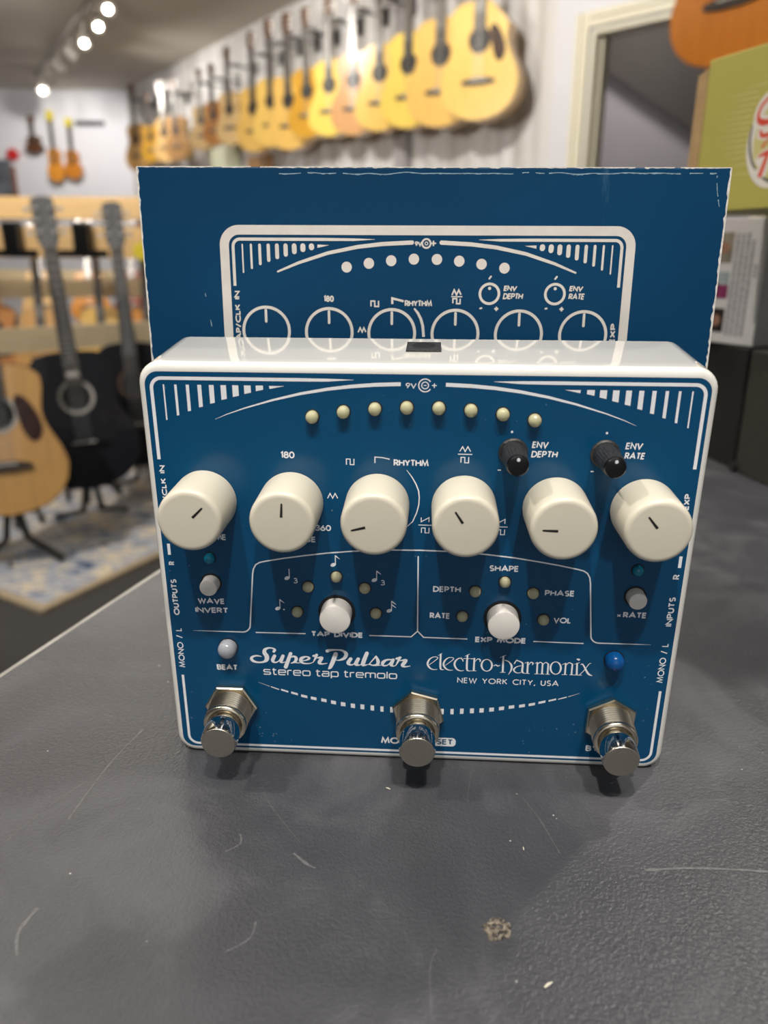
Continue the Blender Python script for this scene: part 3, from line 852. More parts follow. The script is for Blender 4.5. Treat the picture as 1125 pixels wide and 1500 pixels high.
EH= [[(71.79, 80.54, 0.13), (74.13, 78.3, 0.22), (72.93, 77.97, 0.22), (71.76, 78.9, 0.44), (71.35, 80.3, 0.52), (72.03, 81.54, 0.44), (73.03, 81.98, 0.26), (74.07, 81.89, 0.11)], [(74.22, 77.5, 0.11), (75.28, 76.71, 0.15)], [(74.9, 77.07, 0.48), (74.91, 81.17, 0.52), (75.34, 81.89, 0.31), (75.95, 81.87, 0.11)], [(76.16, 80.62, 0.13), (78.48, 78.39, 0.22), (77.27, 77.98, 0.22), (76.11, 78.98, 0.43), (75.76, 80.38, 0.52), (76.4, 81.5, 0.44), (77.4, 82.02, 0.26), (78.44, 81.92, 0.11)], [(81.08, 78.54, 0.22), (80.09, 78.08, 0.26), (79.04, 79.0, 0.48), (78.8, 80.27, 0.52), (79.45, 81.58, 0.44), (80.45, 82.1, 0.26), (81.43, 81.94, 0.11)], [(80.51, 77.71, 0.06), (81.12, 78.99, 0.26)], [(82.8, 76.68, 0.15), (81.58, 77.45, 0.11)], [(82.22, 77.12, 0.47), (82.2, 81.14, 0.52), (82.63, 82.01, 0.33), (83.32, 81.99, 0.11)], [(81.22, 78.16, 0.19), (83.72, 78.07, 0.11)], [(83.34, 78.26, 0.15), (84.09, 78.05, 0.19)], [(84.16, 78.05, 0.47), (84.14, 81.75, 0.52)], [(83.45, 82.01, 0.17), (84.84, 81.95, 0.17)], [(84.35, 79.05, 0.15), (85.07, 78.14, 0.26), (85.77, 78.41, 0.39), (85.71, 78.99, 0.19)], [(89.07, 80.0, 0.52), (88.99, 80.71, 0.48), (88.71, 81.33, 0.39), (88.27, 81.75, 0.3), (87.73, 81.92, 0.26), (87.18, 81.8, 0.3), (86.69, 81.41, 0.39), (86.36, 80.81, 0.48), (86.21, 80.11, 0.52), (86.29, 79.39, 0.48), (86.57, 78.78, 0.39), (87.01, 78.36, 0.3), (87.55, 78.2, 0.26), (88.1, 78.32, 0.3), (88.58, 78.7, 0.39), (88.92, 79.29, 0.48), (89.07, 80.0, 0.52)], [(89.55, 80.18, 0.17), (90.12, 79.85, 0.3), (90.68, 80.19, 0.3), (91.24, 79.91, 0.13)], [(91.17, 77.46, 0.11), (92.66, 76.71, 0.15)], [(92.03, 77.08, 0.47), (92.11, 81.85, 0.52)], [(91.45, 82.18, 0.17), (92.79, 82.12, 0.17)], [(92.41, 78.24, 0.17), (93.58, 78.69, 0.3), (94.4, 79.92, 0.56), (94.4, 81.3, 0.43), (93.75, 82.75, 0.13)], [(95.08, 79.31, 0.17), (95.64, 78.29, 0.3), (96.58, 78.5, 0.3), (97.42, 79.22, 0.47), (97.45, 81.69, 0.52), (98.17, 82.22, 0.15)], [(97.15, 79.81, 0.15), (95.93, 80.18, 0.26), (95.12, 81.07, 0.47), (95.49, 81.89, 0.35), (96.38, 82.19, 0.22), (97.25, 81.9, 0.13)], [(95.78, 77.81, 0.06), (95.22, 79.21, 0.21)], [(98.0, 78.95, 0.15), (98.8, 78.67, 0.19)], [(98.8, 78.74, 0.47), (98.86, 81.89, 0.52)], [(98.28, 82.21, 0.17), (99.43, 82.24, 0.17)], [(99.11, 79.48, 0.15), (99.59, 78.64, 0.26), (100.19, 78.92, 0.39), (100.08, 79.45, 0.17)], [(100.75, 78.99, 0.13), (101.37, 78.57, 0.19)], [(101.38, 78.72, 0.43), (101.49, 82.09, 0.47)], [(102.83, 78.96, 0.43), (102.87, 82.11, 0.47)], [(104.36, 79.03, 0.43), (104.4, 82.12, 0.47)], [(101.5, 79.27, 0.15), (102.09, 78.54, 0.26), (102.81, 78.97, 0.3)], [(102.96, 79.26, 0.15), (103.65, 78.53, 0.26), (104.36, 79.03, 0.3)], [(100.88, 82.31, 0.17), (102.02, 82.27, 0.17)], [(102.36, 82.28, 0.17), (103.44, 82.24, 0.17)], [(103.87, 82.29, 0.17), (104.95, 82.25, 0.17)], [(107.87, 80.15, 0.51), (107.82, 80.9, 0.48), (107.57, 81.55, 0.39), (107.15, 81.99, 0.29), (106.62, 82.16, 0.26), (106.06, 82.03, 0.3), (105.57, 81.63, 0.39), (105.21, 81.0, 0.48), (105.05, 80.26, 0.51), (105.1, 79.51, 0.48), (105.36, 78.86, 0.38), (105.78, 78.43, 0.29), (106.31, 78.26, 0.26), (106.85, 78.38, 0.29), (107.34, 78.79, 0.38), (107.7, 79.41, 0.47), (107.87, 80.15, 0.51)], [(108.17, 79.06, 0.13), (109.06, 78.53, 0.19)], [(109.07, 78.68, 0.43), (109.12, 81.99, 0.47)], [(110.88, 78.86, 0.43), (110.9, 82.04, 0.47)], [(109.21, 79.27, 0.15), (109.9, 78.39, 0.26), (110.83, 78.78, 0.3)], [(108.34, 82.24, 0.17), (109.67, 82.19, 0.17)], [(110.44, 82.21, 0.17), (111.52, 82.22, 0.17)], [(111.47, 78.81, 0.11), (112.75, 78.26, 0.15)], [(112.13, 78.56, 0.47), (112.32, 82.06, 0.51)], [(111.52, 82.22, 0.17), (113.66, 82.21, 0.17)], [(112.01, 77.17, 0.34), (112.4, 77.3, 0.64), (112.43, 77.3, 0.64)], [(113.15, 78.94, 0.13), (113.71, 78.8, 0.34), (115.36, 81.61, 0.55), (116.53, 82.25, 0.15)], [(115.86, 78.37, 0.15), (115.33, 78.63, 0.19), (114.2, 80.65, 0.19), (113.05, 82.13, 0.17)]]
SCR = [([(-0.0745, 0.206), (-0.0791, 0.1883), (-0.082, 0.1655)], 0.0011), ([(-0.0814, 0.1837), (-0.0902, 0.168), (-0.0951, 0.1556)], 0.0004), ([(0.063, 0.1486), (0.0723, 0.1493), (0.0821, 0.1491), (0.0924, 0.1483)], 0.0012), ([(0.0376, 0.1757), (0.041, 0.1662), (0.0437, 0.1541)], 0.0004), ([(-0.0329, 0.1766), (-0.0292, 0.1697), (-0.0206, 0.1572)], 0.0003), ([(-0.0362, 0.1602), (-0.0356, 0.1569), (-0.0388, 0.1541)], 0.0009), ([(-0.0279, 0.1331), (-0.0286, 0.1286), (-0.0331, 0.1252)], 0.0008), ([(-0.0219, 0.1537), (-0.0182, 0.1501), (-0.0161, 0.1488)], 0.0012), ([(-0.096, 0.238), (-0.086, 0.2291), (-0.081, 0.224)], 0.0004), ([(0.0116, 0.1262), (0.0099, 0.1213), (0.0096, 0.1107)], 0.0003), ([(0.1394, 0.3234), (0.1472, 0.3158), (0.1577, 0.3086)], 0.0006), ([(-0.0776, 0.1366), (-0.0789, 0.1301), (-0.0766, 0.1241)], 0.0016), ([(-0.1176, 0.2631), (-0.1031, 0.2589), (-0.088, 0.2553)], 0.0004), ([(0.0252, 0.1859), (0.0227, 0.1728)], 0.0003)]

# ------------------------------------------------------------------ the counter
counter = thing('counter', 'dark grey scuffed laminate counter holding the blue pedal and boxes', 'counter', (0.2, .35, FLOOR_Z))
CO = Vector((0.2, .35, FLOOR_Z))
TE0 = Vector((-.1341, .2377)); TE1 = Vector((-.1039, .3370))
td = (TE1 - TE0).normalized()
tn = Vector((td.y, -td.x))           # to the right of the edge
def tpt(a, b_):
    q = TE0 + td * a + tn * b_
    return (q.x - CO.x, q.y - CO.y)
A0, A1, WD = -.85, .62, 1.15
bm = bmesh.new()
prism(bm, [tpt(A0, .0012), tpt(A0, WD), tpt(A1, WD), tpt(A1, .0012)], -FLOOR_Z - .032, -FLOOR_Z)
top = link('tabletop', bm, M['laminate'], counter)
bm = bmesh.new()
prism(bm, [tpt(A0, -.0008), tpt(A0, .0011), tpt(A1, .0011), tpt(A1, -.0008)], -FLOOR_Z - .032, -FLOOR_Z + .0001)
link('edge_band', bm, M['edge_trim'], counter)
bm = bmesh.new()
prism(bm, [tpt(A0 + .03, .03), tpt(A0 + .03, WD - .03), tpt(A1 - .03, WD - .03), tpt(A1 - .03, .03)], .08, -FLOOR_Z - .0325)
link('cabinet_body', bm, M['black_card'], counter)
bm = bmesh.new()
prism(bm, [tpt(A0 + .06, .08), tpt(A0 + .06, WD - .06), tpt(A1 - .06, WD - .06), tpt(A1 - .06, .08)], 0.0, .0795)
link('plinth', bm, M['dark_hole'], counter)

def on_top(x, y, z=0.0):
    return (x - CO.x, y - CO.y, z - FLOOR_Z)
# scratches in the surface
def scratch(pts, w):
    bm = bmesh.new()
    P = catmull([(x, y, w) for x, y in pts], 6)
    prev = None
    for i, (x, y, ww) in enumerate(P):
        q = P[min(i + 1, len(P) - 1)]; q0 = P[max(i - 1, 0)]
        d = Vector((q[0] - q0[0], q[1] - q0[1])).normalized()
        n_ = Vector((-d.y, d.x)) * ww / 2 * (.35 + .65 * abs(mnoise.noise(Vector((x * 400, y * 400, 0)))))
        z = .00006
        a = bm.verts.new(on_top(x + n_.x, y + n_.y, z)); b_ = bm.verts.new(on_top(x - n_.x, y - n_.y, z))
        if prev:
            bm.faces.new((prev[0], prev[1], b_, a))
        prev = (a, b_)
    link('scratch', bm, M['scuff'], top if False else counter)
for pts, w in SCR:
    scratch(pts, w)
# chip in the laminate with chipboard showing
bm = bmesh.new()
cx, cy = .0248, .1312
rng = random.Random(3)
for i in range(46):
    a = rng.uniform(0, 2 * pi); r = .0028 * sqrt(rng.random())
    x, y = cx + r * cos(a) * 1.05, cy + r * sin(a) * 1.0
    s = rng.uniform(.0003, .0008)
    R = Matrix.Rotation(rng.uniform(0, 3), 3, 'Z') @ Matrix.Rotation(rng.uniform(-.5, .5), 3, 'X')
    P = [R @ Vector((u * s, v * s * .6, w * .00025)) + Vector(on_top(x, y, .0001)) for w in (-1, 1) for u, v in ((-1, -1), (1, -1), (1, 1), (-1, 1))]
    hexa(P, bm)
link('chipped_spot', bm, M['chipboard'], counter)
for i, (x, y, s) in enumerate(((.0335, .1175, .0011), (.0350, .1555, .0006), (.0015, .1780, .0007))):
    bm = bmesh.new()
    a = .6 + i
    tube(bm, [(x - s * cos(a), y - s * sin(a), s * .3), (x, y, s * .45), (x + s * cos(a), y + s * sin(a), s * .3)], [s * .15, s * .3, s * .12], 6)
    tag(link('crumb', bm, M['crumb']), ['pale splinter on the counter below the chipped spot, right', 'tiny white crumb on the counter right of the chipped spot', 'tiny white crumb on the counter just in front of the pedal'][i], 'crumb')

# ------------------------------------------------------------------ lettering: single-line capitals swept with a pen
def arc(cx, cy, rx, ry, a0, a1, n=10):
    return [(cx + rx * cos(radians(a0 + (a1 - a0) * i / n)), cy + ry * sin(radians(a0 + (a1 - a0) * i / n))) for i in range(n + 1)]
GL = {
    'A': (.86, [[(0, 0), (.43, 1), (.86, 0)], [(.15, .33), (.71, .33)]]),
    'B': (.56, [[(0, 0), (0, 1), (.28, 1)] + arc(.28, .76, .22, .24, 90, -90) + [(0, .52)], [(.28, .52)] + arc(.28, .26, .27, .26, 90, -90) + [(0, 0)]]),
    'C': (.80, [arc(.5, .5, .5, .5, 48, 312, 18)]),
    'D': (.70, [[(0, 0), (0, 1), (.22, 1)] + arc(.22, .5, .48, .5, 90, -90, 14) + [(0, 0)]]),
    'E': (.46, [[(.46, 1), (0, 1), (0, 0), (.46, 0)], [(0, .52), (.43, .52)]]),
    'H': (.66, [[(0, 0), (0, 1)], [(.66, 0), (.66, 1)], [(0, .52), (.66, .52)]]),
    'I': (.0, [[(0, 0), (0, 1)]]),
    'K': (.60, [[(0, 0), (0, 1)], [(.56, 1), (0, .46)], [(.16, .60), (.60, 0)]]),
    'L': (.42, [[(0, 1), (0, 0), (.42, 0)]]),
    'M': (.92, [[(0, 0), (.14, 1), (.46, .12), (.78, 1), (.92, 0)]]),
    'N': (.70, [[(0, 0), (0, 1), (.70, 0), (.70, 1)]]),
    'O': (.98, [arc(.49, .5, .49, .5, 0, 360, 24)]),
    'P': (.52, [[(0, 0), (0, 1), (.26, 1)] + arc(.26, .73, .26, .27, 90, -90) + [(0, .46)]]),
    'R': (.56, [[(0, 0), (0, 1), (.26, 1)] + arc(.26, .74, .25, .26, 90, -90) + [(0, .48)], [(.22, .48), (.56, 0)]]),
    'S': (.52, [arc(.27, .75, .24, .25, 40, 270, 12) + arc(.25, .25, .26, .25, 90, -140, 12)]),
    'T': (.56, [[(0, 1), (.56, 1)], [(.28, 1), (.28, 0)]]),
    'U': (.60, [[(0, 1), (0, .30)] + arc(.30, .30, .30, .30, 180, 360) + [(.60, 1)]]),
    'V': (.76, [[(0, 1), (.38, 0), (.76, 1)]]),
    'W': (1.10, [[(0, 1), (.28, 0), (.55, .92), (.82, 0), (1.10, 1)]]),
    'X': (.66, [[(0, 1), (.66, 0)], [(.66, 1), (0, 0)]]),
    'Y': (.66, [[(0, 1), (.33, .46), (.66, 1)], [(.33, .46), (.33, 0)]]),
    '0': (.56, [arc(.28, .5, .28, .5, 0, 360, 20)]),
    '1': (.20, [[(0, .84), (.18, 1), (.18, 0)]]),
    '3': (.50, [arc(.24, .75, .21, .25, 150, -90, 12) + arc(.24, .26, .26, .26, 90, -150, 12)]),
    '6': (.54, [[(.38, 1), (.06, .44)] + arc(.27, .28, .27, .28, 145, 505, 20)]),
    '8': (.52, [arc(.26, .76, .20, .24, 0, 360, 16), arc(.26, .27, .26, .27, 0, 360, 16)]),
    '9': (.54, [[(.16, 0), (.48, .56)] + arc(.27, .72, .27, .28, -35, 325, 20)]),
    '/': (.36, [[(0, -.08), (.36, 1.08)]]),
    ',': (.10, [[(.10, .10), (0, -.18)]]),
    '+': (.50, [[(0, .45), (.5, .45)], [(.25, .2), (.25, .7)]]),
    'x': (.42, [[(0, .1), (.42, .62)], [(0, .62), (.42, .1)]]),
    ' ': (.34, []),
    # wide rounded small letters of the subtitle
    's': (1.10, [[(1.05, .70), (.95, .76), (.15, .76), (.04, .66), (.04, .50), (.15, .40), (.95, .38), (1.06, .28), (1.06, .12), (.95, .02), (.12, .02), (.0, .10)]]),
    't': (.66, [[(.22, 1.0), (.22, .14), (.34, .02), (.66, .02)], [(0, .76), (.62, .76)]]),
    'e': (1.16, [[(.03, .40), (1.13, .40), (1.13, .62), (1.0, .76), (.16, .76), (.03, .62), (.03, .16), (.16, .02), (1.08, .02)]]),
    'r': (.66, [[(.03, 0), (.03, .78)], [(.03, .56), (.14, .72), (.30, .76), (.66, .76)]]),
    'o': (1.20, [[(.16, .76), (1.04, .76), (1.17, .62), (1.17, .16), (1.04, .02), (.16, .02), (.03, .16), (.03, .62), (.16, .76)]]),
    'a': (1.12, [[(.08, .70), (.20, .76), (.94, .76), (1.08, .64), (1.08, 0)], [(1.08, .42), (.16, .42), (.03, .34), (.03, .10), (.14, .02), (.92, .02), (1.08, .14)]]),
    'p': (1.14, [[(.03, .78), (.03, -.28)], [(.03, .60), (.16, .76), (1.0, .76), (1.12, .62), (1.12, .16), (1.0, .02), (.16, .02), (.03, .16)]]),
    'm': (1.60, [[(.03, 0), (.03, .78)], [(.03, .58), (.16, .76), (.66, .76), (.80, .64), (.80, 0)], [(.80, .58), (.93, .76), (1.44, .76), (1.57, .64), (1.57, 0)]]),
    'l': (.06, [[(.03, 0), (.03, 1.04)]]),
}

class Ink:
    """collects pen strokes drawn in a plane (u right, v down, millimetres); put() maps them to space"""
    def __init__(self, put):
        self.bm = bmesh.new()
        self.put = put
        self.k = 0
    def poly(self, pts):
        self.k += 1
        f = self.bm.faces.new([self.bm.verts.new(self.put(u, v, .02 + .0006 * (self.k % 9))) for u, v in pts])
        return f
    def quad_strip(self, L, R):
        self.k += 1
        h = .02 + .0006 * (self.k % 9)
        a = [self.bm.verts.new(self.put(u, v, h)) for u, v in L]
        b_ = [self.bm.verts.new(self.put(u, v, h)) for u, v in R]
        for i in range(len(a) - 1):
            self.bm.faces.new((a[i], a[i + 1], b_[i + 1], b_[i]))
    def stroke(self, pts, w, cap=False):
        """pts: (u,v) with width w, or (u,v,width); mitred ribbon"""
        P = [(p[0], p[1], p[2] if len(p) > 2 else w) for p in pts]
        Q = [P[0]]
        for p in P[1:]:
            if hypot(p[0] - Q[-1][0], p[1] - Q[-1][1]) > 1e-5:
                Q.append(p)
        P = Q
        closed = hypot(P[0][0] - P[-1][0], P[0][1] - P[-1][1]) < 1e-4 and len(P) > 3
        L, R = [], []
        n = len(P)
        for i in range(n):
            if closed:
                a = P[i - 1] if i > 0 else P[-2]
                c = P[i + 1] if i < n - 1 else P[1]
            else:
                a = P[max(i - 1, 0)]; c = P[min(i + 1, n - 1)]
            p = P[i]
            d1 = Vector((p[0] - a[0], p[1] - a[1])); d2 = Vector((c[0] - p[0], c[1] - p[1]))
            if d1.length < 1e-9: d1 = d2
            if d2.length < 1e-9: d2 = d1
            d1 = d1.normalized(); d2 = d2.normalized()
            t = d1 + d2
            t = d1 if t.length < .2 else t.normalized()
            m = 1 / max(.45, abs(t.dot(d1)))
            nn = Vector((-t.y, t.x)) * p[2] / 2 * m
            L.append((p[0] + nn.x, p[1] + nn.y)); R.append((p[0] - nn.x, p[1] - nn.y))
        self.quad_strip(L, R)
        if cap:
            for p in (P[0], P[-1]):
                self.poly([(p[0] + p[2] / 2 * cos(2 * pi * i / 14), p[1] + p[2] / 2 * sin(2 * pi * i / 14)) for i in range(14)])
    def brush(self, pts, n=6):
        self.stroke(catmull(pts, n), 0, True)
    def disc(self, u, v, r, n=20):
        self.poly([(u + r * cos(2 * pi * i / n), v + r * sin(2 * pi * i / n)) for i in range(n)])
    def ring(self, u, v, r, w, a0=0, a1=360, n=48):
        self.stroke([(u + r * cos(radians(a0 + (a1 - a0) * i / n)), v + r * sin(radians(a0 + (a1 - a0) * i / n))) for i in range(n + 1)], w)
    def text(self, s, u0, u1, vtop, vbot, w, rot=False, gap=.26, slant=0.0):
        """capitals fitted between u0..u1 and vtop..vbot; rot: reads bottom to top (u0,u1 are then v limits, vtop..vbot the u limits)"""
        H = vbot - vtop
        adv = []
        x = 0
        for ch in s:
            wd, _ = GL[ch]
            adv.append(x)
            x += wd + gap
        tot = x - gap
        ww = w
        sx = (abs(u1 - u0) - ww) / tot
        for ch, a in zip(s, adv):
            for st in GL[ch][1]:
                P = []
                for (gx, gy) in st:
                    X = (a + gx) * sx + ww / 2
                    Y = gy * (H - ww) + ww / 2
                    X += slant * Y
                    if rot:
                        P.append((vbot - Y, max(u0, u1) - X))
                    else:
                        P.append((u0 + X, vbot - Y))
                self.stroke(P, ww)
    def rrect_ring(self, x0, y0, x1, y1, r, w):
        P = []
        for cx, cy, a in ((x1 - r, y0 + r, -90), (x1 - r, y1 - r, 0), (x0 + r, y1 - r, 90), (x0 + r, y0 + r, 180)):
            P += [(cx + r * cos(radians(a + 9 * i)), cy + r * sin(radians(a + 9 * i))) for i in range(11)]
        P.append(P[0])
        self.stroke(P, w)
    def done(self, name, mat, parent):
        me = bpy.data.meshes.new(name)
        for f in self.bm.faces:
            f.normal_update()
        fs = [f for f in self.bm.faces if f.normal.dot(self.nrm) < 0]
        bmesh.ops.reverse_faces(self.bm, faces=fs)
        self.bm.to_mesh(me); self.bm.free()
        me.materials.append(mat)
        o = bpy.data.objects.new(name, me)
        C.objects.link(o)
        o.parent = parent
        return o

# ------------------------------------------------------------------ the effects pedal
LEAN = radians(2.6)
MM = .001
PED_YAW = -radians(3.328)
# face frame: x right, y down from the panel's top left corner, n outwards (mm)
pedal = thing('effects_pedal', 'white and blue tremolo effects pedal with ivory knobs, standing upright on the grey counter', 'effects pedal', (0, 0, 0), PED_YAW)
TLW = Vector((-.05919, .18987, .11279))
pedal.location = Matrix.Rotation(PED_YAW, 3, 'Z') @ Vector((.0685, 0, 0)) + Vector((TLW.x, TLW.y, 0))
EN = Vector((0, -cos(LEAN), -sin(LEAN)))
ED = Vector((0, sin(LEAN), -cos(LEAN)))
def F(x, y, n=0.0):
    return Vector((-.0685 + x * MM, 0, .11279)) + ED * (y * MM) + EN * (n * MM)
def inkF():
    k = Ink(lambda u, v, h: F(u, v, h + .02))
    k.nrm = EN
    return k

def rrect(x0, y0, x1, y1, r, seg=7):
    P = []
    for cx, cy, a in ((x1 - r, y0 + r, -90), (x1 - r, y1 - r, 0), (x0 + r, y1 - r, 90), (x0 + r, y0 + r, 180)):
        P += [(cx + r * cos(radians(a + 90 * i / seg)), cy + r * sin(radians(a + 90 * i / seg))) for i in range(seg + 1)]
    return P

DR = tan(LEAN)
def body_ring(n, inset, extra=0.0):
    g = max(0, -n - 2.0) * DR + extra
    x0, y0, x1, y1 = -1.9 - g, -2.3 - g, 138.9 + g, 113.0 + g
    return [F(u, v, n) for u, v in rrect(x0 + inset, y0 + inset, x1 - inset, y1 - inset, max(.6, 5.6 - inset))]
bm = bmesh.new()
R = []
for i in range(7):
    a = pi / 2 * i / 6
    R.append(body_ring(-2.0 + 2.0 * cos(a), 2.0 - 2.0 * sin(a)))
R += [body_ring(-6, 0), body_ring(-20, 0), body_ring(-33.0, 0)]
rings(bm, R)
link('enclosure', bm, M['enamel'], pedal, 60)
bm = bmesh.new()
rings(bm, [body_ring(-33.05, .5), body_ring(-33.3, .4), body_ring(-34.6, .4), body_ring(-34.9, .8)])
link('back_plate', bm, M['enamel'], pedal, 40)

k = inkF(); k.bm.free(); k.bm = bmesh.new()
bm = bmesh.new()
bm.faces.new([bm.verts.new(F(u, v, .012)) for u, v in rrect(0, 0, 137, 110.8, 3.5, 10)])
fp = link('face_panel', bm, M['blue'], pedal)
if fp.data.polygons[0].normal.dot(EN) < 0:
    fp.data.flip_normals()

INK = M['ink']
CX = 68.65
def mir(pts):
    return [(2 * CX - p[0],) + tuple(p[1:]) for p in pts]
# border line
def arcp(cx, cy, r, a0, a1, n=8):
    return [(cx + r * cos(radians(a0 + (a1 - a0) * i / n)), cy + r * sin(radians(a0 + (a1 - a0) * i / n))) for i in range(n + 1)]
for f_ in (lambda p: p, mir):
    k = inkF()
    k.stroke(f_([(1.65, 22.5, .85), (1.65, 4.6, .85)] + [(a, b_, .85) for a, b_ in arcp(4.2, 4.2, 2.55, 180, 270)] + [(38, 1.65, .85), (45.5, 1.65, .7), (51.8, 1.5, .05)]), .85)
    k.done('border_line', INK, fp)
    k = inkF()
    k.stroke(f_([(1.72, 45.9), (1.72, 49.15)]), .8)
    k.done('border_line', INK, fp)
k = inkF()
low = [(1.85, 86.5), (1.85, 106.8)] + arcp(4.6, 107, 2.75, 180, 90) + [(CX, 109.75)]
k.stroke(low + mir(low)[::-1][1:], .72)
k.done('border_line', INK, fp)
# arch and tick bars
k = inkF()
for f_ in (lambda p: p, mir):
    k.stroke(f_([(17.0, 11.8, .06), (20, 10.5, .18), (24.5, 8.9, .30), (31.7, 6.75, .50), (38.6, 5.08, .66), (45.4, 3.85, .78), (51.2, 3.1, .86), (57, 2.62, .92), (63.2, 2.38, .95)]), .5)
k.done('arch_line', INK, fp)
for f_ in (lambda p: p, mir):
    k = inkF()
    for i in range(9):
        x = 4.72 + 2.985 * i
        w = (.36, .62, .80, .98, 1.18, 1.36, 1.52, 1.66, 1.80)[i]
        b0 = 12.15 - (0, 1.2, 2.35, 3.4, 4.4, 5.4, 6.2, 7.0, 7.75)[i]
        s_ = .22
        k.poly(f_([(x - w / 2, 3.2), (x + w / 2, 3.2), (x + w / 2, b0 - s_ * w / 2), (x - w / 2, b0 + s_ * w / 2)]))
    k.poly(f_([(31.0, 3.25), (34.8, 3.25), (31.1, 4.0)]))
    k.done('tick_bars', INK, fp)
# frames round the two switch sections
k = inkF()
def taper(pts, w):
    return [(p[0], p[1], w) for p in pts]
for f_ in (lambda p: p, mir):
    lead = [(6.1, 72.0, .04), (11, 72.0, .24), (16, 72.0, .34)]
    crn = [(a, b_, .38) for a, b_ in arcp(20.0, 69.7, 2.3, 90, 0, 6)]
    k.stroke(f_(lead + crn + [(23.1, 62, .38), (23.9, 54.2, .38), (24.2, 52.7, .38), (24.9, 51.4, .38), (26.0, 50.7, .38), (27.6, 50.3, .38), (32.6, 49.3, .38), (38.0, 48.4, .38), (44, 47.5, .38), (51.1, 46.75, .38), (60, 46.15, .38), (CX, 46.0, .38)]), .38)
k.stroke([(68.2, 47.7), (68.4, 70.05)], .34)
k.stroke([(68.4, 70.05), (66.7, 71.85), (55.2, 71.85)], .34)
k.stroke([(68.4, 70.05), (70.1, 71.9), (82.0, 72.0)], .34)
k.stroke([(23.7, 72.0), (37.6, 71.9)], .34)
k.stroke([(99.8, 72.1), (113.3, 72.25)], .34)
k.done('section_lines', INK, fp)
# dashed arc
k = inkF()
for i in range(16):
    x = 25.1 + 2.77 * i if i else 25.1
    ex = (25.1, 28.2, 30.95, 33.75, 36.5, 39.2, 42.1, 44.85, 47.6, 50.4, 53.1, 55.95, 58.7, 61.45, 64.2, 67.0)[i]
    ey = (88.68, 89.85, 90.6, 91.4, 92.25, 92.85, 93.35, 93.95, 94.45, 94.85, 95.1, 95.35, 95.6, 95.72, 95.8, 95.85)[i]
    w = (3.1, 2.3, 2.05, 1.9, 1.75, 1.6, 1.5, 1.4, 1.3, 1.2, 1.1, 1.0, .9, .8, .75, .7)[i]
    h = (.16, .32, .55, .72, .85, .95, 1.05, 1.15, 1.3, 1.45, 1.6, 1.75, 1.8, 1.85, 1.85, 1.85)[i]
    sl = (.40, .36, .32, .28, .24, .2, .18, .16, .12, .10, .08, .06, .04, .02, .01, 0)[i]
    for f_ in (lambda p: p, mir):
        h0 = h * (.3 if i == 0 else 1)
        k.poly(f_([(ex - w / 2, ey - sl * w / 2 - h0 / 2), (ex + w / 2, ey + sl * w / 2 - h / 2), (ex + w / 2, ey + sl * w / 2 + h / 2), (ex - w / 2, ey - sl * w / 2 + h0 / 2)]))
k.done('dashed_arc', INK, fp)

def letter(s, u0, u1, v0, v1, w=.33, rot=False, gap=.26, slant=0.0, mat=None):
    k = inkF()
    k.text(s, u0, u1, v0, v1, w * 1.18, rot, gap, slant)
    return k.done('lettering', mat or INK, fp)
letter('180', 33.0, 36.6, 19.8, 21.6, .30, gap=.2)
letter('0', 28.9, 30.1, 39.6, 41.3, .30)
letter('360', 41.2, 45.4, 39.5, 41.2, .30, gap=.2)
letter('VOLUME', 8.2, 17.5, 42.8, 44.5, .32, gap=.2)
letter('PHASE', 33.3, 41.3, 42.85, 44.5, .32)
letter('RHYTHM', 61.6, 70.4, 21.35, 23.1, .30, gap=.2)
for a, b_, c in (('ENV', 95.65, 99.6), ('DEPTH', 95.6, 102.0)):
    letter(a, b_, c, 16.1 if a == 'ENV' else 18.5, 17.8 if a == 'ENV' else 20.2, .28, slant=.12)
for a, b_, c in (('ENV', 118.3, 122.4), ('RATE', 118.3, 123.2)):
    letter(a, b_, c, 16.0 if a == 'ENV' else 18.5, 17.7 if a == 'ENV' else 20.2, .28, slant=.12)
letter('WAVE', 8.2, 15.7, 61.8, 63.5, .34)
letter('INVERT', 7.3, 16.5, 64.6, 66.3, .34, gap=.22)
letter('BEAT', 11.9, 17.9, 82.6, 84.4, .36)
letter('TAP DIVIDE', 39.1, 53.5, 71.0, 72.7, .40)
letter('EXP MODE', 84.1, 97.9, 71.15, 72.9, .40)
letter('SHAPE', 86.9, 94.6, 49.75, 51.5, .34)
letter('DEPTH', 72.3, 79.7, 56.25, 58.0, .34)
letter('PHASE', 101.8, 109.6, 56.5, 58.25, .34)
letter('RATE', 71.6, 77.1, 64.2, 66.0, .36)
letter('VOL', 104.7, 109.4, 64.55, 66.3, .32)
letter('x', 121.2, 122.3, 62.6, 64.0, .24)
letter('RATE', 122.8, 129.0, 62.35, 64.1, .36)
letter('MODE', 58.4, 67.5, 105.15, 107.4, .42, gap=.24)
letter('BYPASS', 117.0, 128.4, 105.35, 107.3, .36)
letter('CLK IN', 32.3, 24.1, 1.45, 2.85, .28, rot=True)
letter('TAP/', 37.6, 32.5, 1.45, 2.85, .28, rot=True)
letter('R', 52.15, 51.0, 1.25, 2.85, .32, rot=True)
letter('OUTPUTS', 67.3, 56.3, 1.2, 2.85, .32, rot=True)
letter('MONO / L', 84.0, 71.3, 1.15, 2.9, .25, rot=True)
letter('EXP', 33.2, 28.9, 134.2, 135.7, .32, rot=True)
letter('R', 52.45, 51.0, 134.3, 136.0, .32, rot=True)
letter('INPUTS', 66.3, 57.6, 134.2, 135.9, .32, rot=True)
letter('MONO / L', 83.8, 71.5, 134.0, 135.8, .25, rot=True)
letter('NEW YORK CITY, USA', 79.7, 107.7, 84.25, 86.05, .235, gap=.30)
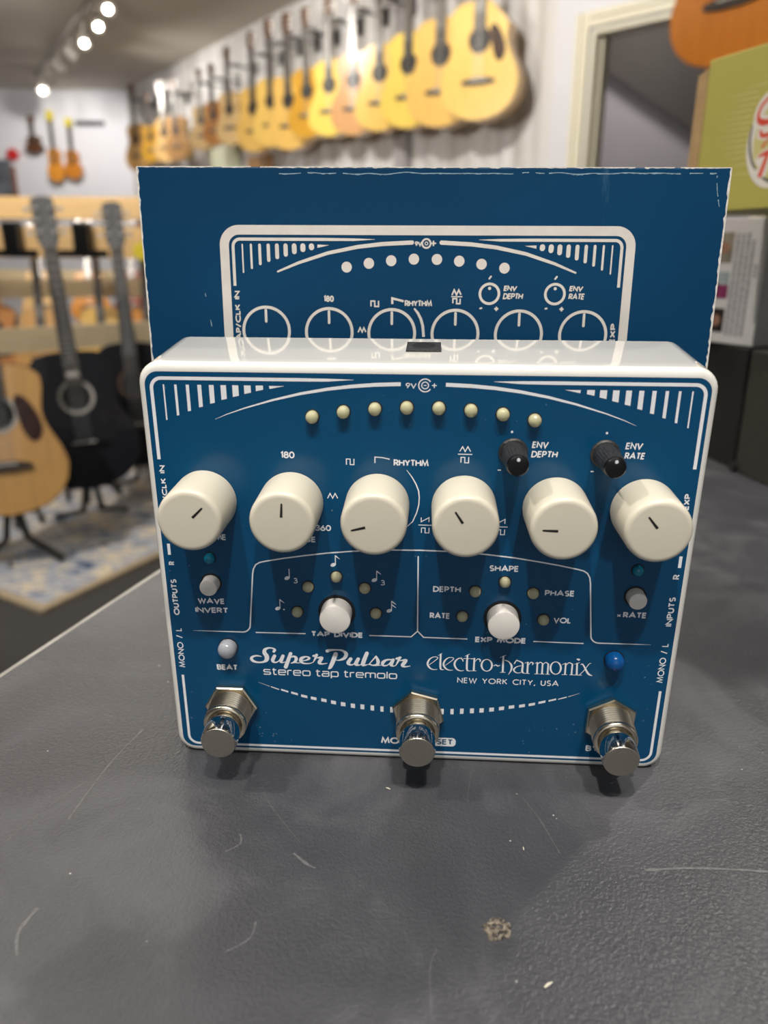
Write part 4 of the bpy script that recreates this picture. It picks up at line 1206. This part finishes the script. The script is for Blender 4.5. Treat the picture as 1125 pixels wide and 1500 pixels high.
# subtitle in wide small letters
k = inkF()
k.text('stereo tap tremolo', 25.1, 63.0, 83.15, 85.55, .34, gap=.30)
k.done('subtitle_lettering', INK, fp)
# pill with knocked out word
k = inkF()
k.poly(rrect(70.4, 104.65, 80.0, 107.55, 1.1, 6))
pill = k.done('label_pill', INK, fp)
k = inkF(); 
k2 = Ink(lambda u, v, h: F(u, v, h + .035)); k2.nrm = EN; k.bm.free()
k2.text('RESET', 71.2, 79.2, 105.1, 107.0, .40)
k2.done('lettering', M['blue_ink'], pill)
# supply symbol
k = inkF()
k.text('9V', 64.4, 67.05, 2.05, 3.4, .24, gap=.18)
k.ring(69.1, 2.62, 1.55, .28, 35, 325)
k.ring(69.1, 2.62, .82, .24)
k.stroke([(68.75, 2.62), (69.45, 2.62)], .22)
k.stroke([(70.75, 2.62), (71.9, 2.62)], .24); k.stroke([(71.33, 2.1), (71.33, 3.2)], .24)
k.done('supply_symbol', INK, fp)
# wave symbols
k = inkF()
k.stroke([(49.7, 23.0), (49.7, 21.5), (50.65, 21.5), (50.65, 22.95), (51.6, 22.95), (51.6, 21.4)], .24)
k.stroke([(56.9, 22.4), (56.9, 20.85), (58.7, 20.95), (60.6, 21.35)], .26)
k.stroke([(64.9, 24.1, .1), (66.3, 26.0, .26), (67.3, 27.8, .3), (68.0, 29.6, .3), (68.2, 31.4, .3), (68.1, 33.4, .3), (67.6, 35.5, .3), (66.6, 38.0, .26), (64.8, 39.8, .1)], .3)
k.stroke([(44.7, 32.1), (45.35, 30.75), (46.0, 32.05), (46.65, 30.75), (47.3, 32.05)], .24)
k.stroke([(78.0, 19.0), (78.7, 17.75), (79.35, 19.0), (80.0, 17.75), (80.7, 19.0)], .24)
k.stroke([(77.6, 19.7), (81.15, 19.7)], .24)
k.stroke([(78.4, 21.9), (78.4, 20.5), (79.35, 20.5), (79.35, 21.9), (80.3, 21.9), (80.3, 20.4)], .24)
for dx in (0, 19.4):
    k.stroke([(68.8 + dx, 36.8), (68.8 + dx, 38.0), (70.8 + dx, 36.8), (70.8 + dx, 38.0)], .24)
    k.stroke([(68.1 + dx, 38.9), (71.6 + dx, 38.9)], .24)
    k.stroke([(68.9 + dx, 41.1), (68.9 + dx, 39.7), (69.85 + dx, 39.7), (69.85 + dx, 41.05), (70.85 + dx, 41.05), (70.85 + dx, 39.6)], .24)
for u, v in ((90.6, 13.8), (113.5, 13.7)):
    k.disc(u, v, .3)
    k.stroke([(u - 3.0, v + 9.85), (u - 2.2, v + 9.85)], .3)
    k.stroke([(u + 2.4, v + 9.85), (u + 3.3, v + 9.85)], .3); k.stroke([(u + 2.85, v + 9.4), (u + 2.85, v + 10.3)], .3)
k.done('wave_symbols', INK, fp)
# note symbols
k = inkF()
def note(x, y, hgt, flags=0, dot=False, three=False):
    # head centre (x, y)
    P = [(x + .78 * cos(t) * cos(-.45) - .52 * sin(t) * sin(-.45), y + .78 * cos(t) * sin(-.45) + .52 * sin(t) * cos(-.45)) for t in [2 * pi * i / 16 for i in range(16)]]
    k.poly(P)
    sx = x + .62
    k.stroke([(sx, y), (sx, y - hgt)], .24)
    for i in range(flags):
        k.stroke([(sx, y - hgt + .1 + i * 1.0, .42), (sx + 1.2, y - hgt + 1.05 + i * 1.0, .12)], .3)
    if dot:
        k.disc(sx + 1.05, y + .25, .26)
    if three:
        k.text('3', sx + 1.0, sx + 2.2, y - .1, y + 1.5, .26)
note(33.2, 55.1, 2.75, 0, False, True)
note(45.7, 50.85, 2.75, 1)
note(56.65, 55.0, 2.75, 1, False, True)
note(30.25, 64.35, 2.8, 1, True)
note(60.65, 64.05, 3.0, 2)
k.done('note_symbols', INK, fp)
# logos
k = inkF()
for st in SP:
    k.brush(st)
k.done('model_logo', INK, fp)
k = inkF()
for st in EH:
    k.brush(st)
k.done('maker_logo', INK, fp)

# -- round parts on the face
def lathe(bm, cx, cy, prof, seg=40, bump=None):
    """prof: (radius, n) pairs"""
    R = []
    for j, (r, n) in enumerate(prof):
        R.append([F(cx + (r + (bump(i, j) if bump else 0)) * cos(2 * pi * i / seg), cy + (r + (bump(i, j) if bump else 0)) * sin(2 * pi * i / seg), n) for i in range(seg)])
    return rings(bm, R)

KN = [(12.9, (13.9, 32.36), (16.39, 29.9)), (35.45, (35.5, 31.75), (35.74, 28.37)), (57.55, (55.63, 33.82), (52.37, 34.65)),
      (79.5, (78.75, 32.2), (76.94, 29.46)), (102.5, (101.1, 33.59), (97.64, 33.51)), (124.4, (123.87, 32.35), (121.65, 29.67))]
for x, p0, p1 in KN:
    bm = bmesh.new()
    lathe(bm, x, 33.3, [(7.6, .05), (8.15, .3), (8.2, 1.0), (8.1, 8), (8.02, 13.6), (7.9, 14.4), (7.6, 14.95), (7.1, 15.25), (6.5, 15.3)], 56)
    kb = link('knob', bm, M['knob'], pedal, 40)
    bm = bmesh.new()
    d = Vector((p1[0] - p0[0], p1[1] - p0[1])).normalized(); q = Vector((-d.y, d.x)) * .34
    lo = [(p0[0] + q.x, p0[1] + q.y), (p0[0] - q.x, p0[1] - q.y), (p1[0] - q.x * .7, p1[1] - q.y * .7), (p1[0] + d.x * .3, p1[1] + d.y * .3), (p1[0] + q.x * .7, p1[1] + q.y * .7)]
    a = [bm.verts.new(F(u, v, 15.2)) for u, v in lo]; b_ = [bm.verts.new(F(u, v, 15.34)) for u, v in lo]
    bm.faces.new(b_)
    for i in range(5):
        bm.faces.new((a[i], a[(i + 1) % 5], b_[(i + 1) % 5], b_[i]))
    link('pointer_line', bm, M['knob_mark'], kb)
for x, y in ((91.15, 18.9), (113.6, 18.95)):
    bm = bmesh.new()
    lathe(bm, x, y, [(3.6, .03), (3.6, .5), (3.2, .9)], 32)
    sk = link('small_knob', bm, M['dusty_black'], pedal, 40)
    bm = bmesh.new()
    lathe(bm, x, y, [(3.05, .9), (3.0, 1.5), (2.75, 8.0), (2.68, 10.2), (2.62, 11.0)], 48, bump=lambda i, j: (.10 if i % 2 else -.05) if 0 < j < 4 else 0)
    link('knurled_shaft', bm, M['dusty_black'], sk, 30)
    bm = bmesh.new()
    lathe(bm, x, y, [(2.60, 11.02), (2.58, 11.5), (2.35, 11.8), (1.6, 11.95)], 36)
    link('cap', bm, M['black_plastic'], sk, 40)
    bm = bmesh.new()
    lathe(bm, x + .05, y - 1.55, [(.42, 11.6), (.40, 12.02)], 14)
    link('pointer_dot', bm, M['ink'], sk)

def led(x, y, r, h, mat):
    bm = bmesh.new()
    lathe(bm, x, y, [(r + .28, .03), (r + .26, .10), (r + .02, .12)], 24)
    o = link('led', bm, M['dark_hole'], pedal, 40)
    bm = bmesh.new()
    P = [(r, .05), (r, h - r * .85)]
    for i in range(1, 8):
        a = pi / 2 * i / 8
        P.append((r * cos(a), h - r * .85 + r * .85 * sin(a)))
    lathe(bm, x, y, P, 28)
    link('dome', bm, M[mat], o, 60)
for dx, y in ((3.9, 8.07), (11.7, 8.5), (19.45, 9.35), (27.2, 10.7)):
    led(CX - dx, y, 1.58, 2.4, 'led_cream'); led(CX + dx, y, 1.58, 2.4, 'led_cream')
for x, y in ((38.8, 57.45), (46.5, 54.25), (54.1, 57.4), (35.6, 65.1), (57.05, 64.85), (83.5, 57.45), (91.15, 54.45), (98.75, 57.5), (80.35, 65.0), (102.0, 65.3)):
    led(x, y, 1.50, 1.7, 'led_amber')
led(12.6, 49.75, 1.5, 1.8, 'led_teal')
led(125.1, 50.05, 1.5, 1.8, 'led_teal')
led(15.7, 76.9, 2.55, 3.8, 'led_clear')
led(121.85, 76.9, 2.55, 3.8, 'led_blue')

def push(x, y, rh, rc, h):
    bm = bmesh.new()
    lathe(bm, x, y, [(rh + .12, .02), (rh + .10, .16), (rh - .05, .18), (rh - .10, .06), (.3, .06)], 40)
    o = link('push_button', bm, M['dark_hole'], pedal, 40)
    bm = bmesh.new()
    lathe(bm, x, y, [(rc + .05, .07), (rc, h - .5), (rc - .12, h - .15), (rc - .5, h)], 40)
    link('button_cap', bm, M['button'], o, 40)
push(46.4, 64.85, 4.95, 4.2, 4.7)
push(91.1, 65.15, 4.95, 4.2, 4.7)
push(12.4, 57.2, 2.8, 2.38, 3.4)
push(125.3, 57.6, 2.8, 2.38, 3.4)

def footswitch(x, y, cx, cy, a0):
    bm = bmesh.new()
    R = []
    for r, n in ((7.3, .05), (7.55, .35), (7.55, 1.9), (7.2, 2.25)):
        R.append([F(x + r * cos(radians(a0 + 60 * i)), y + r * sin(radians(a0 + 60 * i)), n) for i in range(6)])
    rings(bm, R)
    fs = link('footswitch', bm, M['nickel'], pedal)
    bm = bmesh.new()
    P = [(5.7, 2.2)]
    n = 2.3
    while n < 8.4:
        P += [(5.50, n), (6.02, n + .38), (6.02, n + .46), (5.50, n + .84)]
        n += .88
    P += [(5.95, 8.9), (5.95, 9.7), (5.6, 10.1), (4.9, 10.1), (4.7, 9.4), (3.6, 9.2)]
    dx, dy = (cx - x) / 17.6, (cy - y) / 17.6
    R = []
    for r, n in P:
        R.append([F(x + dx * n + r * cos(2 * pi * i / 40), y + dy * n + r * sin(2 * pi * i / 40), n) for i in range(40)])
    rings(bm, R)
    link('threaded_bushing', bm, M['nickel'], fs, 50)
    bm = bmesh.new()
    R = []
    for r, n in ((3.4, 9.25), (3.4, 11.5)):
        R.append([F(x + dx * n + r * cos(2 * pi * i / 40), y + dy * n + r * sin(2 * pi * i / 40), n) for i in range(40)])
    rings(bm, R)
    link('plunger', bm, M['nickel'], fs, 50)
    bm = bmesh.new()
    R = []
    for r, n in ((4.2, 11.52), (4.75, 11.7), (4.85, 12.1), (4.85, 16.9), (4.6, 17.45)):
        R.append([F(x + dx * n + r * cos(2 * pi * i / 48), y + dy * n + r * sin(2 * pi * i / 48), n) for i in range(48)])
    rings(bm, R)
    cp = link('cap', bm, M['chrome'], fs, 40)
    bm = bmesh.new()
    R = []
    for r, n in ((4.58, 17.44), (4.45, 17.6), (4.2, 17.62)):
        R.append([F(x + dx * n + r * cos(2 * pi * i / 48), y + dy * n + r * sin(2 * pi * i / 48), n) for i in range(48)])
    rings(bm, R)
    link('cap_face', bm, M['cap_face'], cp, 30)
footswitch(15.6, 95.6, 15.95, 96.0, 120)
footswitch(69.0, 95.6, 69.05, 96.5, 75)
footswitch(122.6, 96.0, 122.1, 96.8, 92)

# supply jack on the top side
def top_pt(x, dep, h):
    """point on the sloping top side: dep mm behind the face, h mm above it"""
    g = max(0, dep - 2.0) * DR
    return F(x, -2.3 - g - h, -dep)
bm = bmesh.new()
def trr(x0, d0, x1, d1, h):
    return [top_pt(x0, d0, h), top_pt(x1, d0, h), top_pt(x1, d1, h), top_pt(x0, d1, h)]
rings(bm, [trr(63.9, 15.4, 73.0, 26.6, -.05), trr(63.9, 15.4, 73.0, 26.6, .35), trr(64.2, 15.8, 72.7, 26.2, .5)])
jk = link('power_jack', bm, M['dusty_black'], pedal)
bm = bmesh.new()
a = [bm.verts.new(top_pt(68.45 + 3.1 * cos(2 * pi * i / 28), 21.4 + 3.6 * sin(2 * pi * i / 28), .54)) for i in range(28)]
b_ = [bm.verts.new(top_pt(68.45 + 2.8 * cos(2 * pi * i / 28), 21.4 + 3.3 * sin(2 * pi * i / 28), .52)) for i in range(28)]
for i in range(28):
    bm.faces.new((a[i], a[(i + 1) % 28], b_[(i + 1) % 28], b_[i]))
bm.faces.new(b_)
link('socket', bm, M['dark_hole'], jk)

# ------------------------------------------------------------------ printed carton behind the pedal
BY = radians(-1.0); BL = radians(1.3)
carton = thing('pedal_box', 'blue printed cardboard carton with a line drawing of the pedal, standing behind it', 'box', (0, .2290, 0), BY)
BU = Vector((0, sin(BL), cos(BL))); BN = Vector((0, -cos(BL), sin(BL)))
def B(x, z, n=0.0):
    return Vector((x * MM, 0, 0)) + BU * (z * MM) + BN * (n * MM)
def inkB():
    k = Ink(lambda u, v, h: B(u, v, h + .02))
    k.nrm = BN
    return k
X0, X1, ZT = -69.6, 95.4, 163.4
bm = bmesh.new()
d = .072
P = [B(X0, 0), B(X1, 0), Vector((X1 * MM, d, 0)), Vector((X0 * MM, d, 0)), B(X0, ZT), B(X1, ZT), Vector((X1 * MM, d, ZT * MM)), Vector((X0 * MM, d, ZT * MM))]
hexa(P, bm, bevel=.0004)
cb = link('carton', bm, M['box_blue'], carton)
# raw worn paper along the edges
def rag(pts, wmax, seed, gapf=0.0, h=.03, mat='paper'):
    bm = bmesh.new()
    rng = random.Random(seed)
    prev = None
    for i, (u, v, nu, nv) in enumerate(pts):
        q = mnoise.noise(Vector((i * .31, seed * 7.7, 0))) * .5 + .5
        q2 = mnoise.noise(Vector((i * 1.3, seed * 3.1, 4))) * .5 + .5
        w = wmax * (.12 + .5 * q * q + .55 * q2 * q2) * rng.uniform(.5, 1.3)
        if gapf and q < gapf:
            prev = None
            continue
        a = bm.verts.new(B(u - nu * .12, v - nv * .12, h)); b_ = bm.verts.new(B(u + nu * w, v + nv * w, h))
        if prev:
            bm.faces.new((prev[0], prev[1], b_, a))
        prev = (a, b_)
    o = link('worn_edge', bm, M[mat], carton)
    return o
nE = 150
rag([(X0, ZT * i / nE, 1, 0) for i in range(nE + 1)], .95, 1)
rag([(X1, ZT * i / nE, -1, 0) for i in range(nE + 1)], 1.25, 2)
rag([(X0 + (X1 - X0) * i / 200, ZT, 0, -1) for i in range(201)], .50, 3, .34)
rag([(X0 + 38 + (X1 - X0 - 42) * i / 200, ZT - 1.7 - .6 * mnoise.noise(Vector((i * .09, 3, 0))) + .3 * (i / 200), 0, -1) for i in range(201)], .42, 4, .34, mat='crease')
rag([(X1 - 2.2 + 1.6 * (i / 30) ** 1.5 - (1.6 if i < 12 else 1.6), ZT - 2.0 - 8 * i / 30, 1, 0) for i in range(31)], .35, 5, .35, mat='crease')
rag([(-53.0 + 2.2 * i / 30, 133.5 - 15 * i / 30, 1, 0) for i in range(31)], .22, 6, .5, mat='crease')
# front print
IB = M['ink_box']
k = inkB()
x0, x1, zt, zb = -47.4, 71.0, 148.2, 52
k.stroke([(x0 + 1.3, zb, 2.6), (x0 + 1.3, 141.7, 2.6)] + [(x0 + 5.6 + 4.3 * cos(radians(180 - 10 * i)), 142.6 + 4.3 * sin(radians(180 - 10 * i)), 2.6) for i in range(10)] +
         [(x1 - 5.6 + 4.3 * cos(radians(90 - 10 * i)), 142.6 + 4.3 * sin(radians(90 - 10 * i)), 2.6) for i in range(10)] + [(x1 - 1.3, zb, 2.6)], 2.6)
k.done('printed_outline', IB, cb)
BX = 11.8
def mirB(p):
    return [(2 * BX - q[0],) + tuple(q[1:]) for q in p]
ident = lambda p: p
for f_ in (ident, mirB):
    k = inkB()
    k.stroke(f_([(-43.6, 131.6), (-43.6, 142.2)] + [(-41.6 + 2.0 * cos(radians(180 - 10 * i)), 142.4 + 2.0 * sin(radians(180 - 10 * i))) for i in range(10)] + [(-18, 144.4, .85), (-9, 144.35, .7), (-3, 144.45, .08)]), .85)
    k.done('printed_border', IB, cb)
k = inkB()
for f_ in (ident, mirB):
    k.stroke(f_([(-31.0, 135.6, .5), (-25, 138.0, .8), (-16.5, 140.7, .95), (-8, 142.4, 1.05), (-1, 143.2, 1.1), (7.6, 143.65, 1.15)]), 1, True)
k.done('printed_arch', IB, cb)
for f_ in (ident, mirB):
    k = inkB()
    for i in range(9):
        x = -40.95 + 2.48 * i
        b0 = (135.2, 136.3, 137.4, 138.3, 139.1, 139.8, 140.5, 141.1, 141.6)[i]
        w = (.42, .62, .80, .95, 1.1, 1.2, 1.35, 1.45, 1.5)[i]
        k.stroke(f_([(x, 143.1 - w * .35, w), (x + .02, b0 + w * .4, w)]), w, True)
    k.poly(f_([(-19.4, 143.0), (-16.0, 142.85), (-19.4, 142.1)]))
    k.done('printed_bars', IB, cb)
for i, (x, z) in enumerate(((-11.1, 136.9), (-4.7, 137.95), (1.7, 138.7), (8.2, 139.15), (14.8, 139.1), (21.2, 138.65), (27.6, 137.85), (34.2, 136.8))):
    k = inkB(); k.disc(x, z, 1.5, 24); k.done('printed_dot', IB, cb)
for x, z in ((-34.9, 118.9), (-16.4, 118.6), (2.0, 118.4), (20.6, 118.3), (39.2, 118.2), (58.0, 118.1)):
    k = inkB(); k.ring(x, z, 6.75, .85); k.stroke([(x, z + 5.9), (x, z + 2.7)], .75, True); k.done('printed_knob', IB, cb)
for x in (30.2, 49.1):
    k = inkB(); k.ring(x, 129.7, 2.75, .75); k.disc(x, 131.2, .45)
    k.stroke([(x - .2, 133.9), (x + .25, 134.5)], .5, True)
    k.stroke([(x - 2.5, 125.6), (x - 2.1, 125.7)], .5, True)
    k.stroke([(x + 1.8, 125.5), (x + 2.6, 125.5)], .5, True); k.stroke([(x + 2.2, 125.1), (x + 2.2, 125.9)], .5, True)
    k.done('printed_small_knob', IB, cb)
def letterB(s, u0, u1, ztop, zbot, w=.36, slant=0.0, gap=.2):
    # print coordinates run upwards on the carton, so mirror the pen's v axis
    k = Ink(lambda u, v, h: B(u, -v, h + .02)); k.nrm = BN
    k.text(s, u0, u1, -ztop, -zbot, w, False, gap, slant)
    k.done('printed_lettering', IB, cb)
def letterBr(s, zlow, zhigh, xl, xr, w=.36):
    k = Ink(lambda u, v, h: B(u, -v, h + .02)); k.nrm = BN
    k.text(s, -zlow, -zhigh, xl, xr, w, True, .22)
    k.done('printed_lettering', IB, cb)
letterB('180', -17.9, -14.9, 129.0, 127.2, .42, gap=.28)
letterB('RHYTHM', 5.7, 13.7, 127.8, 126.0, .42)
letterB('ENV', 34.2, 38.0, 132.0, 130.5, .36, .15); letterB('DEPTH', 34.1, 39.8, 129.9, 128.2, .36, .15)
letterB('ENV', 53.1, 57.0, 132.0, 130.5, .36, .15); letterB('RATE', 53.0, 57.6, 129.9, 128.2, .36, .15)
letterBr('CLK IN', 121.2, 130.2, -43.95, -42.35, .40)
letterBr('TAP/', 114.5, 121.0, -43.95, -42.35, .40)
letterBr('EXP', 115.6, 121.5, 65.9, 67.5, .44)
k = inkB()
k.stroke([(-4.1, 126.0), (-4.1, 127.5), (-3.0, 127.5), (-3.0, 126.0), (-1.9, 126.0), (-1.9, 127.6)], .42)
k.stroke([(2.1, 126.7), (2.1, 128.3), (5.4, 127.5)], .65)
k.stroke([(8.5, 125.5, .5), (9.6, 124.2, .75), (10.5, 122.5, .8), (11.1, 120.5, .8), (11.4, 117.4, .8)], .8)
k.stroke([(-7.9, 118.6), (-7.3, 119.9), (-6.7, 118.7), (-6.2, 119.9), (-5.6, 118.7)], .42)
k.stroke([(19.4, 129.3), (20.0, 130.7), (20.7, 129.4), (21.3, 130.7), (22.0, 129.4)], .45)
k.stroke([(19.2, 128.85), (22.4, 128.85)], .32)
k.stroke([(19.7, 127.0), (19.7, 128.3), (20.8, 128.3), (20.8, 126.9), (21.8, 126.9), (21.8, 128.3)], .42)
k.done('printed_waves', IB, cb)
k = Ink(lambda u, v, h: B(u, -v, h + .02)); k.nrm = BN
k.text('9V', 8.4, 10.5, -144.0, -142.6, .36, gap=.2)
k.ring(11.7, -143.4, 1.2, .5); k.ring(11.7, -143.4, .4, .25)
k.stroke([(13.2, -143.45), (14.3, -143.45)], .42, True); k.stroke([(13.7, -144.0), (13.7, -142.9)], .42, True)
k.done('printed_supply_symbol', IB, cb)

# ------------------------------------------------------------------ stack of boxes at right
def boxframe(C0, ang):
    """C0 near bottom corner on the visible side; side runs away from the viewer along ang left of straight ahead"""
    e = Vector((-sin(radians(ang)), cos(radians(ang)), 0))     # away along the visible side
    r = Vector((cos(radians(ang)), sin(radians(ang)), 0))      # into the box, to the right
    return e, r
# two low black cartons on the counter
bt = thing('carton_box', 'matt olive-black box at right on the counter, bottom of the stack, nearer the viewer', 'box', (0, 0, 0))
e, r = boxframe(None, 8)
c0 = Vector((.2432, .5176, 0)); bt.location = c0
bm = bmesh.new(); hexa([Vector((0, 0, 0)) - e * .10, r * .17 - e * .10, r * .17, Vector((0, 0, 0)), -e * .10 + Vector((0, 0, .083)), r * .17 - e * .10 + Vector((0, 0, .083)), r * .17 + Vector((0, 0, .083)), Vector((0, 0, .083))], bm, .0012)
link('box_body', bm, M['olive_black'], bt)
bm = bmesh.new(); tube(bm, [-e * .001 - r * .003 + Vector((0, 0, .004)), -e * .001 + r * .004 + Vector((0, 0, .004))], .0035, 10)
link('corner_foot', bm, M['frame_metal'], bt)
bt2 = thing('carton_box', 'black box at right on the counter, deeper in the shade behind the olive-black one', 'box', c0 + e * .006)
bm = bmesh.new(); hexa([Vector((0, 0, 0)) + r * .002, r * .17, r * .17 + e * .12, e * .12 + r * .002, r * .002 + Vector((0, 0, .083)), r * .17 + Vector((0, 0, .083)), r * .17 + e * .12 + Vector((0, 0, .083)), e * .12 + r * .002 + Vector((0, 0, .083))], bm, .001)
link('box_body', bm, M['black_card'], bt2)
# white carton with photographs and small print on its end
e, r = boxframe(None, 24)
c1 = Vector((.2489, .5313, .0835)); HW = .0825
wb = thing('product_box', 'white product box with small photographs and fine print, under the green box', 'box', c1)
Z = Vector((0, 0, 1))
bm = bmesh.new(); hexa([Vector((0, 0, 0)), r * .15, r * .15 + e * .105, e * .105, Z * HW, r * .15 + Z * HW, r * .15 + e * .105 + Z * HW, e * .105 + Z * HW], bm, .0006)
wbb = link('carton', bm, M['white_card'], wb)
def onside(a, z, out=.0003):
    return e * a + Z * z - r * out
def panel(a0, a1, z0, z1, mat, nm, par, out=.0003):
    bm = bmesh.new()
    P = [onside(a, z, o_) for o_ in (0.00005, out) for a, z in ((a0, z0), (a1, z0), (a1, z1), (a0, z1))]
    hexa(P, bm)
    return link(nm, bm, M[mat], par)
def face_r(a0, a1, z0, z1, mat, nm, par):
    bm = bmesh.new()
    P = [r * a + Z * z - e * o_ for o_ in (.00005, .0003) for a, z in ((a0, z0), (a1, z0), (a1, z1), (a0, z1))]
    hexa(P, bm)
    return link(nm, bm, M[mat], par)
face_r(.0005, .1495, .0005, HW - .0005, 'grey_card', 'end_panel', wbb)
for i, (z0, z1, m0, m1) in enumerate(((.054, .074, 'photo_tan', 'photo_skin'), (.0305, .048, 'photo_sky', 'photo_magenta'), (.0075, .0235, 'photo_dark', 'photo_skin'))):
    ph = panel(.027, .0415, z0, z1, m0, 'photo', wbb)
    if i == 1:
        panel(.0268, .0413, z0, z0 + .009, m1, 'photo_detail', ph, .0005)
    else:
        bm = bmesh.new()
        zc, ac = (z0 + z1) / 2, .034
        lo = [onside(ac + .0045 * cos(2 * pi * q / 14), zc + .004 * sin(2 * pi * q / 14), .0005) for q in range(14)]
        bm.faces.new([bm.verts.new(p) for p in lo])
        link('photo_detail', bm, M[m1], ph)
bm = bmesh.new()
rng = random.Random(5)
for c in range(5):
    a = .0235 - c * .0044
    z = .006
    ztop = .073 - (0, 0, 0, .004, .020)[c]
    if c == 4: z = .045
    while z < ztop:
        L = rng.uniform(.001, .0035)
        hexa([onside(a + dx, zz, o_) for o_ in (.00005, .0002) for dx, zz in ((-.0011, z), (.0011, z), (.0011, min(z + L, ztop)), (-.0011, min(z + L, ztop)))], bm)
        z += L + .0006
link('small_print', bm, M['text_grey'], wbb)
# green carton with a badge
e, r = boxframe(None, 21)
c2 = Vector((.18940, .50931, .1665)); HG = .0835; LG = .16
gb = thing('product_box', 'olive green box with a red-lettered round badge, topmost of the stack at right', 'box', c2)
# c2 is the far corner; the side runs towards the viewer (-e)
bm = bmesh.new(); hexa([-e * LG, -e * LG + r * .10, r * .10, Vector((0, 0, 0)), -e * LG + Z * HG, -e * LG + r * .10 + Z * HG, r * .10 + Z * HG, Z * HG], bm, .0007)
gbb = link('carton', bm, M['green_card'], gb)
bm = bmesh.new()
hexa([e * .0004 + r * .0, e * .0004 + r * .099, e * .0025 + r * .099, e * .0075 - r * .0015, e * .0004 + Z * (HG - .004), e * .0004 + r * .099 + Z * (HG - .004), e * .0025 + r * .099 + Z * (HG - .006), e * .0070 - r * .001 + Z * (HG - .007)], bm)
link('end_flap', bm, M['kraft'], gb)
def inkG(o_=0.0):
    k = Ink(lambda u, v, h: -e * (u * MM) + Z * (HG + v * MM) - r * ((h + .05 + o_) * MM))
    k.nrm = -r
    return k
k = inkG()
for i, (u0, v0, u1, v1) in enumerate(((31, -20.0, 50, -19.7), (18, -22.6, 40, -22.8), (22, -25.3, 42, -25.8), (26, -28.6, 40, -28.7), (16, -31.0, 37.5, -31.5), (17, -34.2, 37.2, -34.6), (14, -37.2, 37.6, -37.6), (16, -40.0, 38.0, -40.5), (14, -43.2, 37.4, -43.4), (16, -46.2, 37.2, -46.4), (18, -49.4, 37.2, -49.4), (20, -52.7, 37.5, -52.2), (22, -55.8, 38, -55.3), (26, -59.5, 40, -59), (28, -63.9, 41, -64.2))):
    k.stroke([(u0, v0, .1), ((u0 + u1) / 2, (v0 + v1) / 2, .7), (u1, v1, .9)], .6)
k.done('printed_stripes', M['green_light'], gbb)
k = inkG(.03)
k.poly([(57.5 + 20.2 * cos(2 * pi * i / 48), -49.0 + 24.2 * sin(2 * pi * i / 48)) for i in range(48)])
bdg = k.done('badge', M['badge_white'], gbb)
k = inkG(.06)
k.poly([(57.5 + 15.6 * cos(2 * pi * i / 48), -49.0 + 19.4 * sin(2 * pi * i / 48)) for i in range(48)])
k.done('badge_field', M['green_light'], bdg)
k = inkG(.10)
k.stroke([(39.4, -39.5, 1.0), (38.9, -46.5, 1.4), (40.0, -52.5, 1.6), (42.6, -58.6, 1.5), (46.2, -62.8, 1.0)], 1)
k.stroke([(51.5, -67.3, .9), (55.8, -69.2, 1.6), (62, -69.6, 1.4)], 1)
k.done('badge_ring', M['grey_ink'], bdg)
k = inkG(.09)
for st in ([(54, -25.0, 6.5), (47.5, -28, 6.5), (44.4, -31, 6.5), (43.2, -36, 7), (46, -39, 7), (54, -39.5, 7)], [(46.5, -44.8, 6), (53, -45.5, 6), (60, -44, 6)], [(48, -58, 6), (53, -56, 7), (62, -55, 7)], [(53, -57, 7), (50.5, -65, 7)]):
    k.brush(st)
k.done('badge_outline', M['badge_white'], bdg)
k = inkG(.13)
for st in ([(58, -23.8, 1.2), (51, -26, 1.6), (46.4, -28.8, 1.8), (43.6, -32.0, 1.8), (42.9, -36.5, 2.2), (45.2, -38.7, 3.2), (50, -39.4, 3.0), (58, -38.5, 2.2)],
           [(46.2, -43.6, 1.8), (47.2, -45.7, 2.2), (52, -45.7, 2.4), (58, -43.4, 1.6)], [(53.5, -46.8, 1.0), (48.8, -51.6, 1.4)],
           [(47.4, -56.4, 1.4), (52.5, -54.8, 2.2), (62, -53.6, 2.0)], [(53.2, -55.5, 2.4), (51.8, -60, 2.6), (49.8, -66.0, 2.9)]):
    k.brush(st)
k.done('badge_lettering', M['red_ink'], bdg)
